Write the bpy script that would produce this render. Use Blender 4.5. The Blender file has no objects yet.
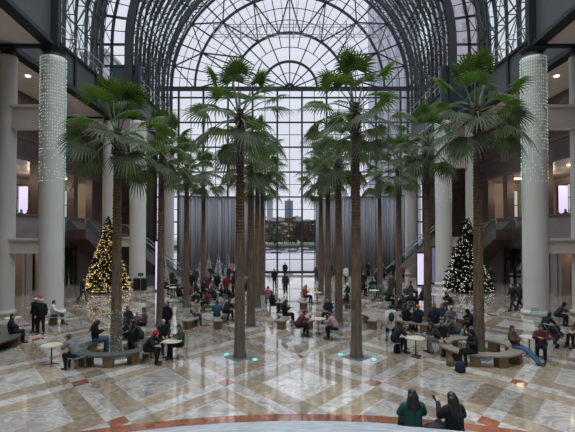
import bpy, math, random
from mathutils import Vector, Matrix
PI = math.pi
SC = bpy.context.scene
COL = SC.collection
rnd = random.Random(7)

# ------------------------------------------------------------------ camera, sky, exposure
cam = bpy.data.cameras.new('camera'); camo = bpy.data.objects.new('camera', cam); COL.objects.link(camo)
camo.location = (-0.448, 0, 4.8); camo.rotation_euler = (math.radians(91.2), 0, 0)
cam.sensor_width = 36; cam.lens = 27.05; cam.shift_x = 0.0026; cam.shift_y = 0.0173
cam.clip_end = 3000; cam.clip_start = 0.05
SC.camera = camo
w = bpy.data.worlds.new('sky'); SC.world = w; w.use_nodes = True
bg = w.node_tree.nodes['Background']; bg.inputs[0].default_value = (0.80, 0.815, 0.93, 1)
_n = w.node_tree.nodes; _l = w.node_tree.links          # overcast sky; its overhead part, out of view, boosted to brighten the interior
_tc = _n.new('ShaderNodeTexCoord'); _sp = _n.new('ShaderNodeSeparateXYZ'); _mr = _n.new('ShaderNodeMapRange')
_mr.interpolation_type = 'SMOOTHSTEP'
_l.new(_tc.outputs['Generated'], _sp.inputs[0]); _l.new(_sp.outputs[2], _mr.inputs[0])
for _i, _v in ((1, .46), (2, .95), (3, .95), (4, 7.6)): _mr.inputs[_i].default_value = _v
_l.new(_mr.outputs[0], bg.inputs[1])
SC.view_settings.view_transform = 'Standard'; SC.view_settings.look = 'None'
SC.view_settings.gamma = 1; SC.view_settings.exposure = 0.12; SC.view_settings.use_curve_mapping = False
SC.cycles.max_bounces = 8; SC.cycles.transparent_max_bounces = 24; SC.cycles.sample_clamp_indirect = 4

# ------------------------------------------------------------------ helpers
def X(px, d): return (px - 286) * d / 432 - 0.448
def Z(py, d): return 4.8 + (235 - py) * d / 432
def FL(px, py):
    d = 2073.6 / (py - 235); return X(px, d), d

class MB:
    def __init__(s): s.v = []; s.f = []; s.m = []
    def add(s, vs, fs, mi=0):
        o = len(s.v); s.v += [tuple(p) for p in vs]; s.f += [tuple(i + o for i in f) for f in fs]; s.m += [mi] * len(fs); return s
    def box(s, x0, x1, y0, y1, z0, z1, mi=0):
        return s.add([(x, y, z) for z in (z0, z1) for y in (y0, y1) for x in (x0, x1)],
                     [(0,2,3,1),(4,5,7,6),(0,1,5,4),(2,6,7,3),(0,4,6,2),(1,3,7,5)], mi)
    def bar(s, p, q, a, b=None, up=(0,0,1), mi=0):
        b = b or a; p = Vector(p); q = Vector(q); d = q - p
        if d.length < 1e-6: return s
        d.normalize(); u = Vector(up)
        if abs(d.dot(u)) > .98: u = Vector((0,1,0)) if abs(d.y) < .9 else Vector((1,0,0))
        r = d.cross(u).normalized(); u = r.cross(d)
        r = r * a / 2; u = u * b / 2
        vs = [e + i * r + j * u for e in (p, q) for (i, j) in ((-1,-1),(1,-1),(1,1),(-1,1))]
        return s.add(vs, [(0,3,2,1),(4,5,6,7),(0,1,5,4),(1,2,6,5),(2,3,7,6),(3,0,4,7)], mi)
    def tube(s, pts, rs, n=8, closed=False, mi=0, sx=1, sy=1):
        pts = [Vector(p) for p in pts]; k = len(pts)
        if not hasattr(rs, '__len__'): rs = [rs] * k
        vs = []; ref = None
        for i, p in enumerate(pts):
            if closed: d = pts[(i+1) % k] - pts[i-1]
            else: d = pts[min(i+1, k-1)] - pts[max(i-1, 0)]
            d.normalize()
            if ref is None: ref = Vector((1,0,0)) if abs(d.x) < .8 else Vector((0,1,0))
            a = (ref - d * ref.dot(d)).normalized(); ref = a; b = d.cross(a)
            for j in range(n):
                t = 2*PI*j/n; vs.append(p + (a*math.cos(t)*sx + b*math.sin(t)*sy) * rs[i])
        fs = []
        for i in range(k if closed else k-1):
            for j in range(n):
                i2 = (i+1) % k; fs.append((i*n+j, i*n+(j+1) % n, i2*n+(j+1) % n, i2*n+j))
        if not closed: fs.append(tuple(range(n-1, -1, -1))); fs.append(tuple((k-1)*n+j for j in range(n)))
        return s.add(vs, fs, mi)
    def lathe(s, prof, n=24, c=(0,0,0), mi=0):
        vs = [(c[0]+r*math.cos(2*PI*j/n), c[1]+r*math.sin(2*PI*j/n), c[2]+z) for r, z in prof for j in range(n)]
        k = len(prof); fs = [(i*n+j, i*n+(j+1) % n, (i+1)*n+(j+1) % n, (i+1)*n+j) for i in range(k-1) for j in range(n)]
        fs.append(tuple(range(n-1, -1, -1))); fs.append(tuple((k-1)*n+j for j in range(n)))
        return s.add(vs, fs, mi)
    def cap(s, p, q, r0, r1=None, n=10, sx=1, sy=1):
        p = Vector(p); q = Vector(q); r1 = r0 if r1 is None else r1; d = (q-p)
        if d.length < 1e-5: d = Vector((0,0,1e-4))
        e = d.normalized(); pts = []; rs = []
        for t in (-90,-60,-30,0): pts.append(p + e*r0*math.sin(math.radians(t))); rs.append(max(r0*math.cos(math.radians(t)), .0015))
        for t in (0,30,60,90): pts.append(q + e*r1*math.sin(math.radians(t))); rs.append(max(r1*math.cos(math.radians(t)), .0015))
        return s.tube(pts, rs, n, sx=sx, sy=sy)
    def ell(s, c, r, M=None, n=14, k=8, mi=0):
        c = Vector(c); vs = []
        for i in range(k+1):
            t = -PI/2 + PI*i/k; cr = max(math.cos(t), .01)
            for j in range(n):
                a = 2*PI*j/n; p = Vector((r[0]*cr*math.cos(a), r[1]*cr*math.sin(a), r[2]*math.sin(t)))
                p = p + c
                vs.append(M @ p if M else p)
        fs = [(i*n+j, i*n+(j+1) % n, (i+1)*n+(j+1) % n, (i+1)*n+j) for i in range(k) for j in range(n)]
        fs.append(tuple(range(n-1, -1, -1))); fs.append(tuple(k*n+j for j in range(n)))
        return s.add(vs, fs, mi)
    def mesh(s, name, mats, smooth=False):
        me = bpy.data.meshes.new(name); me.from_pydata(s.v, [], s.f)
        for m in (mats if isinstance(mats, (list, tuple)) else [mats]): me.materials.append(m)
        me.polygons.foreach_set('material_index', s.m)
        if smooth: me.polygons.foreach_set('use_smooth', [True]*len(s.f))
        me.update(); return me
    def build(s, name, mats, parent=None, smooth=False, loc=None):
        o = bpy.data.objects.new(name, s.mesh(name, mats, smooth)); COL.objects.link(o)
        if parent: o.parent = parent
        if loc: o.location = loc
        return o
def tag(o, label=None, cat=None, group=None, kind=None):
    if label: o['label'] = label
    if cat: o['category'] = cat
    if group: o['group'] = group
    if kind: o['kind'] = kind
    return o
def empty(name, loc, rz=0, label=None, cat=None, group=None, kind=None):
    o = bpy.data.objects.new(name, None); COL.objects.link(o); o.location = loc; o.rotation_euler = (0,0,rz)
    o.empty_display_size = .1
    return tag(o, label, cat, group, kind)
def inst(name, me, parent, loc=(0,0,0), mat=None, M=None):
    o = bpy.data.objects.new(name, me); COL.objects.link(o); o.parent = parent; o.location = loc
    if M is not None: o.matrix_local = M
    if mat:
        o.material_slots[0].link = 'OBJECT'; o.material_slots[0].material = mat
    return o
def copy_tree(o, parent=None):
    c = o.copy(); COL.objects.link(c)
    if parent: c.parent = parent
    for ch in list(o.children): copy_tree(ch, c)
    return c

# ------------------------------------------------------------------ materials
def mat(name, col, rough=.6, metal=0, noise=0, nscale=6, col2=None, emis=None, estr=0, bump=0, bscale=40, spec=.5, stretch=None):
    m = bpy.data.materials.new(name); m.use_nodes = True; nt = m.node_tree; b = nt.nodes['Principled BSDF']
    b.inputs['Base Color'].default_value = (*col, 1); b.inputs['Roughness'].default_value = rough; b.inputs['Metallic'].default_value = metal
    b.inputs['Specular IOR Level'].default_value = spec
    tc = nt.nodes.new('ShaderNodeTexCoord'); src = tc.outputs['Object']
    if stretch:
        mp = nt.nodes.new('ShaderNodeMapping'); mp.inputs['Scale'].default_value = stretch; nt.links.new(src, mp.inputs[0]); src = mp.outputs[0]
    if noise or col2:
        n = nt.nodes.new('ShaderNodeTexNoise'); n.inputs['Scale'].default_value = nscale; n.inputs['Detail'].default_value = 4
        nt.links.new(src, n.inputs['Vector'])
        r = nt.nodes.new('ShaderNodeValToRGB'); r.color_ramp.elements[0].position = .35; r.color_ramp.elements[1].position = .65
        c2 = col2 or tuple(c*(1-noise) for c in col)
        r.color_ramp.elements[0].color = (*c2, 1); r.color_ramp.elements[1].color = (*col, 1)
        nt.links.new(n.outputs[0], r.inputs[0]); nt.links.new(r.outputs[0], b.inputs['Base Color'])
    if bump:
        n = nt.nodes.new('ShaderNodeTexNoise'); n.inputs['Scale'].default_value = bscale; nt.links.new(src, n.inputs['Vector'])
        bp = nt.nodes.new('ShaderNodeBump'); bp.inputs['Strength'].default_value = bump; nt.links.new(n.outputs[0], bp.inputs['Height'])
        nt.links.new(bp.outputs[0], b.inputs['Normal'])
    if emis: b.inputs['Emission Color'].default_value = (*emis, 1); b.inputs['Emission Strength'].default_value = estr
    return m
def glassmat(name, tint=(.93,.95,.95), g=.07):
    m = bpy.data.materials.new(name); m.use_nodes = True; nt = m.node_tree; nt.nodes.clear()
    o = nt.nodes.new('ShaderNodeOutputMaterial'); mx = nt.nodes.new('ShaderNodeMixShader'); t = nt.nodes.new('ShaderNodeBsdfTransparent')
    gl = nt.nodes.new('ShaderNodeBsdfGlossy'); gl.inputs['Roughness'].default_value = .03; t.inputs[0].default_value = (*tint, 1)
    mx.inputs[0].default_value = g
    nt.links.new(t.outputs[0], mx.inputs[1]); nt.links.new(gl.outputs[0], mx.inputs[2]); nt.links.new(mx.outputs[0], o.inputs[0])
    return m
_mc = {}
def cmat(col, rough=.8):
    k = (col, rough)
    if k not in _mc: _mc[k] = mat('cloth', col, rough, noise=.25, nscale=25, bump=.25, bscale=60, spec=.25)
    return _mc[k]
M_steel = mat('dark green painted steel', (.013,.018,.019), .6, 0, noise=.2)
M_steel2 = mat('window steel', (.022,.024,.034), .6, 0, noise=.2)
M_rail = mat('grey metal rail', (.30,.31,.30), .4, .5)
M_fascia = mat('grey fascia panel', (.070,.078,.080), .55, noise=.12, nscale=2)
M_blue = mat('dark blue panel', (.04,.065,.085), .4, noise=.2)
M_glass = glassmat('clear glass')
M_gglass = glassmat('green vault glass', (.80,.88,.86), .08)
M_balu = glassmat('balustrade glass', (.80,.90,.88), .12)
M_white = mat('pale column stone', (.47,.44,.39), .5, noise=.05, nscale=1.2, bump=.02, bscale=90)
M_beam = mat('pale cornice stone', (.60,.53,.47), .55, noise=.08, nscale=1)
M_soffit = mat('beige soffit plaster', (.76,.65,.59), .8, noise=.05, nscale=.6)
M_brown = mat('brown marble wall', (.110,.070,.058), .3, noise=.35, nscale=1.4, bump=.02)
M_tan = mat('tan stone wall', (.24,.20,.185), .4, noise=.15, nscale=1.2)
M_dark = mat('dark opening lining', (.02,.018,.017), .5, noise=.2)
M_wood = mat('warm wood block', (.20,.115,.055), .5, noise=.3, nscale=8, stretch=(1,1,6))
M_btop = mat('grey green bench stone', (.085,.09,.078), .35, noise=.2, nscale=9)
M_btop2 = mat('pale bench stone', (.27,.235,.18), .35, noise=.15, nscale=9)
M_chair = mat('pale green metal', (.25,.34,.28), .4, .3, noise=.1)
M_table = mat('cream table top', (.55,.50,.38), .35, noise=.06)
M_black = mat('black metal', (.012,.012,.013), .45, .3, noise=.1)
M_curt = mat('grey curtain fabric', (.225,.225,.245), .85, noise=.12, nscale=3, stretch=(1,1,.15), bump=.1, bscale=120)
M_screen = mat('lavender lit screen', (.3,.3,.4), .3, emis=(.66,.60,.92), estr=.9)
M_warm = mat('warm ceiling lamp', (.8,.6,.4), .5, emis=(1,.62,.30), estr=5)
M_lampw = mat('white downlight', (.8,.8,.8), .5, emis=(1,.95,.85), estr=6)
M_teal = mat('turquoise floor lamp', (.1,.6,.5), .3, emis=(.12,.95,.72), estr=.9)
M_mint = mat('mint fairy lights', (.5,.7,.6), .4, emis=(.75,1,.88), estr=.7)
M_gold = mat('gold fairy lights', (.9,.7,.3), .4, emis=(1,.70,.27), estr=1.25)
M_wlite = mat('white fairy lights', (.8,.8,.7), .4, emis=(1,.93,.78), estr=1.2)
M_needle = mat('dark green needles', (.018,.035,.018), .7, noise=.4, nscale=3)
M_flock = mat('snow flocked needles', (.62,.66,.66), .8, noise=.4, nscale=5)
M_bark = mat('brown bark', (.05,.03,.02), .9, noise=.3)
M_skin = mat('skin', (.42,.26,.19), .55, noise=.08); M_skin2 = mat('darker skin', (.20,.11,.07), .55, noise=.08)
M_face = mat('dark eyes and mouth', (.05,.02,.02), .4)
M_hairb = mat('black hair', (.012,.010,.010), .5, noise=.3, nscale=40, bump=.5, bscale=90)
M_hairn = mat('brown hair', (.06,.032,.018), .5, noise=.3, nscale=40, bump=.5, bscale=90)
M_hairg = mat('grey hair', (.33,.33,.34), .6, noise=.3, nscale=40, bump=.5, bscale=90)
M_hairy = mat('blond hair', (.30,.19,.09), .5, noise=.3, nscale=40, bump=.5, bscale=90)
M_shoe = mat('dark shoes', (.015,.014,.014), .4, noise=.2)

def trunk_mat():
    m = mat('palm trunk bark', (.10,.055,.033), .85, noise=.3)
    nt = m.node_tree; b = nt.nodes['Principled BSDF']
    tc = nt.nodes.new('ShaderNodeTexCoord'); sp = nt.nodes.new('ShaderNodeSeparateXYZ'); nt.links.new(tc.outputs['Object'], sp.inputs[0])
    mp = nt.nodes.new('ShaderNodeMapping'); mp.inputs['Scale'].default_value = (14,14,2.2); nt.links.new(tc.outputs['Object'], mp.inputs[0])
    n = nt.nodes.new('ShaderNodeTexNoise'); n.inputs['Scale'].default_value = 1; n.inputs['Detail'].default_value = 5; nt.links.new(mp.outputs[0], n.inputs['Vector'])
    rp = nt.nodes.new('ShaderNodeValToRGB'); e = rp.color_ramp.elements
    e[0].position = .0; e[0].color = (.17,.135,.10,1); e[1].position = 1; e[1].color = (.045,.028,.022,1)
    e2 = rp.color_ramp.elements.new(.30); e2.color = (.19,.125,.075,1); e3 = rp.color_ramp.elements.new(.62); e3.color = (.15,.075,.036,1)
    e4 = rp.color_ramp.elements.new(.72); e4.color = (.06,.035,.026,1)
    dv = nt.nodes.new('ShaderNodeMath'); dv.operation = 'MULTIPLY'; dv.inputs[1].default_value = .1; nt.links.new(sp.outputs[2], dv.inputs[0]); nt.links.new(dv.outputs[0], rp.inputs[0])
    mx = nt.nodes.new('ShaderNodeMix'); mx.data_type = 'RGBA'; mx.blend_type = 'MULTIPLY'; mx.inputs[0].default_value = .8
    cr = nt.nodes.new('ShaderNodeValToRGB'); cr.color_ramp.elements[0].position = .3; cr.color_ramp.elements[0].color = (.25,.25,.25,1); cr.color_ramp.elements[1].position = .65; cr.color_ramp.elements[1].color = (.95,.95,.95,1)
    nt.links.new(n.outputs[0], cr.inputs[0]); nt.links.new(rp.outputs[0], mx.inputs[6]); nt.links.new(cr.outputs[0], mx.inputs[7])
    nt.links.new(mx.outputs[2], b.inputs['Base Color'])
    bp = nt.nodes.new('ShaderNodeBump'); bp.inputs['Strength'].default_value = .5; nt.links.new(n.outputs[0], bp.inputs['Height']); nt.links.new(bp.outputs[0], b.inputs['Normal'])
    return m
M_trunk = trunk_mat()
def leaf_mat(name, c1, c2):
    m = mat(name, c1, .6, noise=.3, nscale=2.5, col2=c2, spec=.2); nt = m.node_tree; b = nt.nodes['Principled BSDF']
    tr = nt.nodes.new('ShaderNodeBsdfTranslucent'); tr.inputs[0].default_value = (c1[0]*1.6, c1[1]*1.9, c1[2]*.8, 1)
    ms = nt.nodes.new('ShaderNodeMixShader'); ms.inputs[0].default_value = .28; o = nt.nodes['Material Output']
    nt.links.new(b.outputs[0], ms.inputs[1]); nt.links.new(tr.outputs[0], ms.inputs[2]); nt.links.new(ms.outputs[0], o.inputs[0])
    return m
M_leaf = leaf_mat('palm leaf green', (.056,.084,.024), (.034,.058,.018))
M_leafoldsheen = leaf_mat('older palm leaf with grey sheen', (.098,.112,.074), (.045,.058,.036))  # lower, older leaves; greyish reflection on drooping fronds is put into the colour
M_petiole = mat('palm leaf stalk', (.13,.145,.08), .6, noise=.2)

def floor_mat():
    m = bpy.data.materials.new('marble floor in diagonal pattern'); m.use_nodes = True; nt = m.node_tree; L = nt.links; b = nt.nodes['Principled BSDF']
    def V(x): return x
    def mt(op, a, c=None, d=None):
        n = nt.nodes.new('ShaderNodeMath'); n.operation = op
        for i, q in enumerate((a, c, d)):
            if q is None: continue
            if isinstance(q, (int, float)): n.inputs[i].default_value = q
            else: L.new(q, n.inputs[i])
        return n.outputs[0]
    tc = nt.nodes.new('ShaderNodeTexCoord'); sp = nt.nodes.new('ShaderNodeSeparateXYZ'); L.new(tc.outputs['Object'], sp.inputs[0])
    x, y = sp.outputs[0], sp.outputs[1]
    u = mt('DIVIDE', x, 2.38); v = mt('DIVIDE', mt('SUBTRACT', y, 17.1), 2.95)
    a = mt('MULTIPLY', mt('ADD', u, v), .5); c = mt('MULTIPLY', mt('SUBTRACT', u, v), .5)
    def dist(q): return mt('ABSOLUTE', mt('SUBTRACT', mt('FRACT', mt('ADD', q, 100.5)), .5))
    fa, fb = dist(a), dist(c)
    mn = mt('MINIMUM', fa, fb); mxx = mt('MAXIMUM', fa, fb)
    strip = mt('LESS_THAN', mn, .066); red = mt('LESS_THAN', mxx, .066); beige = mt('LESS_THAN', mn, .235)
    r = mt('SQRT', mt('ADD', mt('MULTIPLY', x, x), mt('MULTIPLY', mt('ADD', y, 3.3), mt('ADD', y, 3.3))))
    band = mt('LESS_THAN', r, 15.0)
    # per slab variation
    def slab(scale, off):
        cb = nt.nodes.new('ShaderNodeCombineXYZ')
        L.new(mt('FLOOR', mt('ADD', mt('MULTIPLY', a, scale), off)), cb.inputs[0]); L.new(mt('FLOOR', mt('ADD', mt('MULTIPLY', c, scale), off)), cb.inputs[1])
        wn = nt.nodes.new('ShaderNodeTexWhiteNoise'); L.new(cb.outputs[0], wn.inputs[0]); return wn.outputs[0], wn.outputs[1]
    s1, s1c = slab(2, .5); s2, s2c = slab(4, 0)
    mpv = nt.nodes.new('ShaderNodeVectorMath'); mpv.operation = 'MULTIPLY_ADD'; L.new(s2c, mpv.inputs[0]); mpv.inputs[1].default_value = (9,9,9); L.new(tc.outputs['Object'], mpv.inputs[2])
    n = nt.nodes.new('ShaderNodeTexNoise'); n.inputs['Scale'].default_value = .8; n.inputs['Detail'].default_value = 5; n.inputs['Roughness'].default_value = .55; n.inputs['Distortion'].default_value = 1.6
    L.new(mpv.outputs[0], n.inputs['Vector'])
    n2 = nt.nodes.new('ShaderNodeTexNoise'); n2.inputs['Scale'].default_value = 5; n2.inputs['Detail'].default_value = 6; n2.inputs['Distortion'].default_value = .6; L.new(tc.outputs['Object'], n2.inputs['Vector'])
    def ramp(src, stops):
        rp = nt.nodes.new('ShaderNodeValToRGB'); e = rp.color_ramp.elements
        e[0].position, e[0].color = stops[0][0], (*stops[0][1], 1); e[1].position, e[1].color = stops[-1][0], (*stops[-1][1], 1)
        for p, cc in stops[1:-1]: q = e.new(p); q.color = (*cc, 1)
        L.new(src, rp.inputs[0]); return rp.outputs[0]
    white = ramp(n.outputs[0], [(.28,(.20,.185,.175)), (.42,(.38,.345,.305)), (.49,(.54,.49,.435)), (.53,(.32,.295,.27)), (.60,(.48,.435,.385)), (.72,(.56,.515,.46))])
    bei = ramp(n2.outputs[0], [(.3,(.23,.175,.115)), (.55,(.31,.245,.17)), (.7,(.40,.325,.24))])
    rd = ramp(n2.outputs[0], [(.3,(.21,.075,.04)), (.6,(.30,.11,.06)), (.75,(.38,.18,.12))])
    def mix(f, A, B):
        k = nt.nodes.new('ShaderNodeMix'); k.data_type = 'RGBA'; L.new(f, k.inputs[0]); L.new(A, k.inputs[6]); L.new(B, k.inputs[7]); return k.outputs[2]
    col = mix(beige, white, bei); col = mix(strip, col, white); col = mix(red, col, rd); col = mix(band, col, rd)
    vm = nt.nodes.new('ShaderNodeMix'); vm.data_type = 'RGBA'; vm.blend_type = 'MULTIPLY'; vm.inputs[0].default_value = 1
    L.new(col, vm.inputs[6]); sv = mt('MULTIPLY_ADD', s1, .5, .68); cb = nt.nodes.new('ShaderNodeCombineColor')
    for i in range(3): L.new(sv, cb.inputs[i])
    L.new(cb.outputs[0], vm.inputs[7]); L.new(vm.outputs[2], b.inputs['Base Color'])
    b.inputs['Roughness'].default_value = .06; b.inputs['IOR'].default_value = 2.15; b.inputs['Coat Weight'].default_value = .25; b.inputs['Coat IOR'].default_value = 1.6; b.inputs['Coat Roughness'].default_value = .03
    bp = nt.nodes.new('ShaderNodeBump'); bp.inputs['Strength'].default_value = .035; bp.inputs['Distance'].default_value = .02
    n3 = nt.nodes.new('ShaderNodeTexNoise'); n3.inputs['Scale'].default_value = 1.1; L.new(tc.outputs['Object'], n3.inputs['Vector'])
    L.new(n3.outputs[0], bp.inputs['Height']); L.new(bp.outputs[0], b.inputs['Normal'])
    return m
M_floor = floor_mat()
M_step = mat('grey marble step', (.36,.37,.38), .25, noise=.3, nscale=3)

# ------------------------------------------------------------------ SETTING: floor and stair
DW = 53.0; ZC = 23.1; COLX = 14.55; BX = 17.3; WX = 21.3
tag(MB().box(-30, 30, -8, 54.2, -.3, 0).build('floor', M_floor), kind='structure')
st = MB()
for k in range(1, 19):
    R = 14.15 - .42*(k-1); n = 64; a0, a1 = math.radians(12), math.radians(168)
    vs = []
    for i in range(n+1):
        t = a0 + (a1-a0)*i/n; cx, cy = math.cos(t), math.sin(t)
        for rr, z in ((R, .17*(k-1)), (R, .17*k-.025), (R+.02, .17*k-.025), (R+.02, .17*k), (R-.44, .17*k)):
            vs.append((rr*cx, -3.3+rr*cy, z))
    fs = [(i*5+j, (i+1)*5+j, (i+1)*5+j+1, i*5+j+1) for i in range(n) for j in range(4)]
    st.add(vs, fs)
tag(st.build('front_stair', M_step), 'grey marble curved steps rising from the red border of the floor', 'stair', kind='structure')
lp = MB(); R = 13.9 - .42*17 - .4
lp.add([(0,-3.3,3.06)] + [(R*math.cos(math.radians(12+156*i/40)), -3.3+R*math.sin(math.radians(12+156*i/40)), 3.06) for i in range(41)], [(0,i,i+1) for i in range(1,41)])
tag(lp.build('trim_1', M_step), kind='structure')

# side walls, mirrored
def wall_side(s):
    nm = 'left' if s < 0 else 'right'
    W = lambda a, b: (s*a, s*b) if s > 0 else (-b, -a)
    root = empty('wall_'+nm, (0,0,0), kind='structure')
    lo = MB()   # tan ground storey with piers; openings between
    x0, x1 = W(WX, WX+.7)
    ops = [(29,31.2),(32.4,34.2),(35.6,37.2),(40.0,43.6)]
    y = -8
    for a, b in ops: lo.box(x0, x1, y, a, 0, 3.6); y = b
    lo.box(x0, x1, y, 54, 0, 3.6); lo.box(x0, x1, -8, 54, 3.6, 6.45)
    for a in (31.8, 34.9, 38.6): lo.box(*W(WX-.12, WX), a-.35, a+.35, 0, 3.7)
    lo.build('lower_wall', M_tan, root)
    up = MB(); up.box(x0, x1, -8, 54, 10.7, 16.1)
    y = -8
    for a, b in [(27.2,30.0),(30.6,36.2),(39.4,42.4),(43.2,46.4)]: up.box(x0, x1, y, a, 6.45, 10.7); y = b
    up.box(x0, x1, y, 54, 6.45, 10.7)
    up.build('upper_wall', M_brown, root)
    tr = MB()
    for z0, z1, t in ((10.7,10.95,.12),(12.4,12.6,.1),(6.35,6.5,.18),(3.55,3.75,.14),(14.3,14.45,.08)): tr.box(*W(WX-t, WX), -8, 54, z0, z1)
    tr.build('moulding', mat('mauve stone moulding', (.15,.105,.09), .4, noise=.2), root)
    # corridor behind the openings
    gr = MB(); gr.box(*W(WX+.7, WX+7), 26, 50, 5.0, 5.2); gr.box(*W(WX+.7, WX+7), 26, 50, 10.75, 10.9); gr.build('gallery_slab', M_tan, root)
    bk = MB(); bk.box(*W(WX+7, WX+7.3), 26, 50, 0, 10.9); bk.box(*W(WX+.7, WX+7.3), 49.7, 50, 0, 10.9); bk.box(*W(WX+.7, WX+7.3), 26, 26.3, 0, 10.9)
    for yy in (31, 38.2, 45): bk.box(*W(WX+4.6, WX+5.4), yy, yy+.8, 5.2, 10.75)
    bk.build('gallery_wall', mat('warm beige gallery wall', (.42,.36,.30), .6, noise=.15, nscale=.8), root)
    pn = MB()
    for a, b in ((31.5,33.8),(40,42.2),(43.4,45.6)):
        xx = s*(WX+6.97)
        pn.box(min(xx, xx-.04*s), max(xx, xx-.04*s), a, b, 6.0, 10)
    for xa, xb in ((22.5,23.4),(24.9,26.2)): pn.box(*W(xa, xb), 49.6, 49.66, 5.6, 9.9)
    pn.build('gallery_window', mat('pale daylight window', (.6,.65,.7), .3, emis=(.75,.82,.95), estr=.3), root)
    mu = MB()
    for a, b in ((31.5,33.8),(40,42.2),(43.4,45.6)):
        for q in (a, (a+b)/2, b): mu.bar((s*(WX+6.9), q, 6), (s*(WX+6.9), q, 10), .09)
        for q in (6, 7.3, 8.6, 10): mu.bar((s*(WX+6.9), a, q), (s*(WX+6.9), b, q), .09)
    for xa, xb in ((22.5,23.4),(24.9,26.2)):
        for q in (xa, (xa+xb)/2, xb): mu.bar((s*q, 49.55, 5.6), (s*q, 49.55, 9.9), .08)
        for q in (5.6, 6.8, 8.2, 9.9): mu.bar((s*xa, 49.55, q), (s*xb, 49.55, q), .08)
    mu.build('gallery_mullion', M_steel, root)
    sh = MB()
    for i, (a, b) in enumerate(ops):
        sh.box(*W(WX+2.2, WX+2.3), a-.2, b+.2, 0, 3.6)
    sh.build('shop_back', mat('dim shop interior', (.18,.12,.08), .6, noise=.3, nscale=2), root)
    sl = MB()
    for a, b in ops[:3]: sl.box(*W(WX+.8, WX+2.1), a+.1, b-.1, 3.5, 3.58)
    sl.build('shop_lamp', mat('soft warm strip lamp', (.7,.5,.3), .5, emis=(1,.6,.28), estr=1.1), root)
    sm = MB()
    a, b = ops[3]
    for q in (a, (a+b)/2, b): sm.bar((s*(WX+.3), q, 0), (s*(WX+.3), q, 3.6), .14)
    for q in (2.5, 3.5): sm.bar((s*(WX+.3), a, q), (s*(WX+.3), b, q), .12)
    sm.build('entrance_frame', M_black, root)
    g = MB(); g.box(s*(WX+.3)-.01, s*(WX+.3)+.01, a, b, 0, 3.6); g.build('entrance_glass', M_balu, root)
    lamps = MB()
    for yy in (29, 32.5, 36, 41, 45): lamps.box(*W(WX+2, WX+3.4), yy, yy+.45, 10.66, 10.72)
    lamps.build('gallery_lamp', M_warm, root)
    for yy in (29.5, 33.5, 37.5, 41.5, 45.5):
        ld = bpy.data.lights.new('gallery_light', 'POINT'); ld.energy = 130; ld.color = (1,.80,.62); ld.shadow_soft_size = .35
        lo_ = bpy.data.objects.new('gallery_light', ld); COL.objects.link(lo_); lo_.location = (s*(WX+3.6), yy, 9.9)
    for yy in (30.1, 33.3, 36.4):
        ld = bpy.data.lights.new('shop_light', 'POINT'); ld.energy = 16; ld.color = (1,.66,.38); ld.shadow_soft_size = .2
        lo_ = bpy.data.objects.new('shop_light', ld); COL.objects.link(lo_); lo_.location = (s*(WX+1.5), yy, 3.0)
wall_side(-1); wall_side(1)
tag(MB().box(-29, 29, -8.4, -8, 0, 20).build('wall_back', M_tan), kind='structure')
fr = MB()
for s in (-1, 1):
    a, b = sorted((s*16.6, s*30)); fr.box(a, b, DW, DW+.5, 0, 19)
    a, b = sorted((s*16.35, s*16.65)); fr.box(a, b, DW-.25, DW+.2, 0, 19, 1)
tag(fr.build('wall_front', [M_brown, M_steel]), kind='structure')

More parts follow.
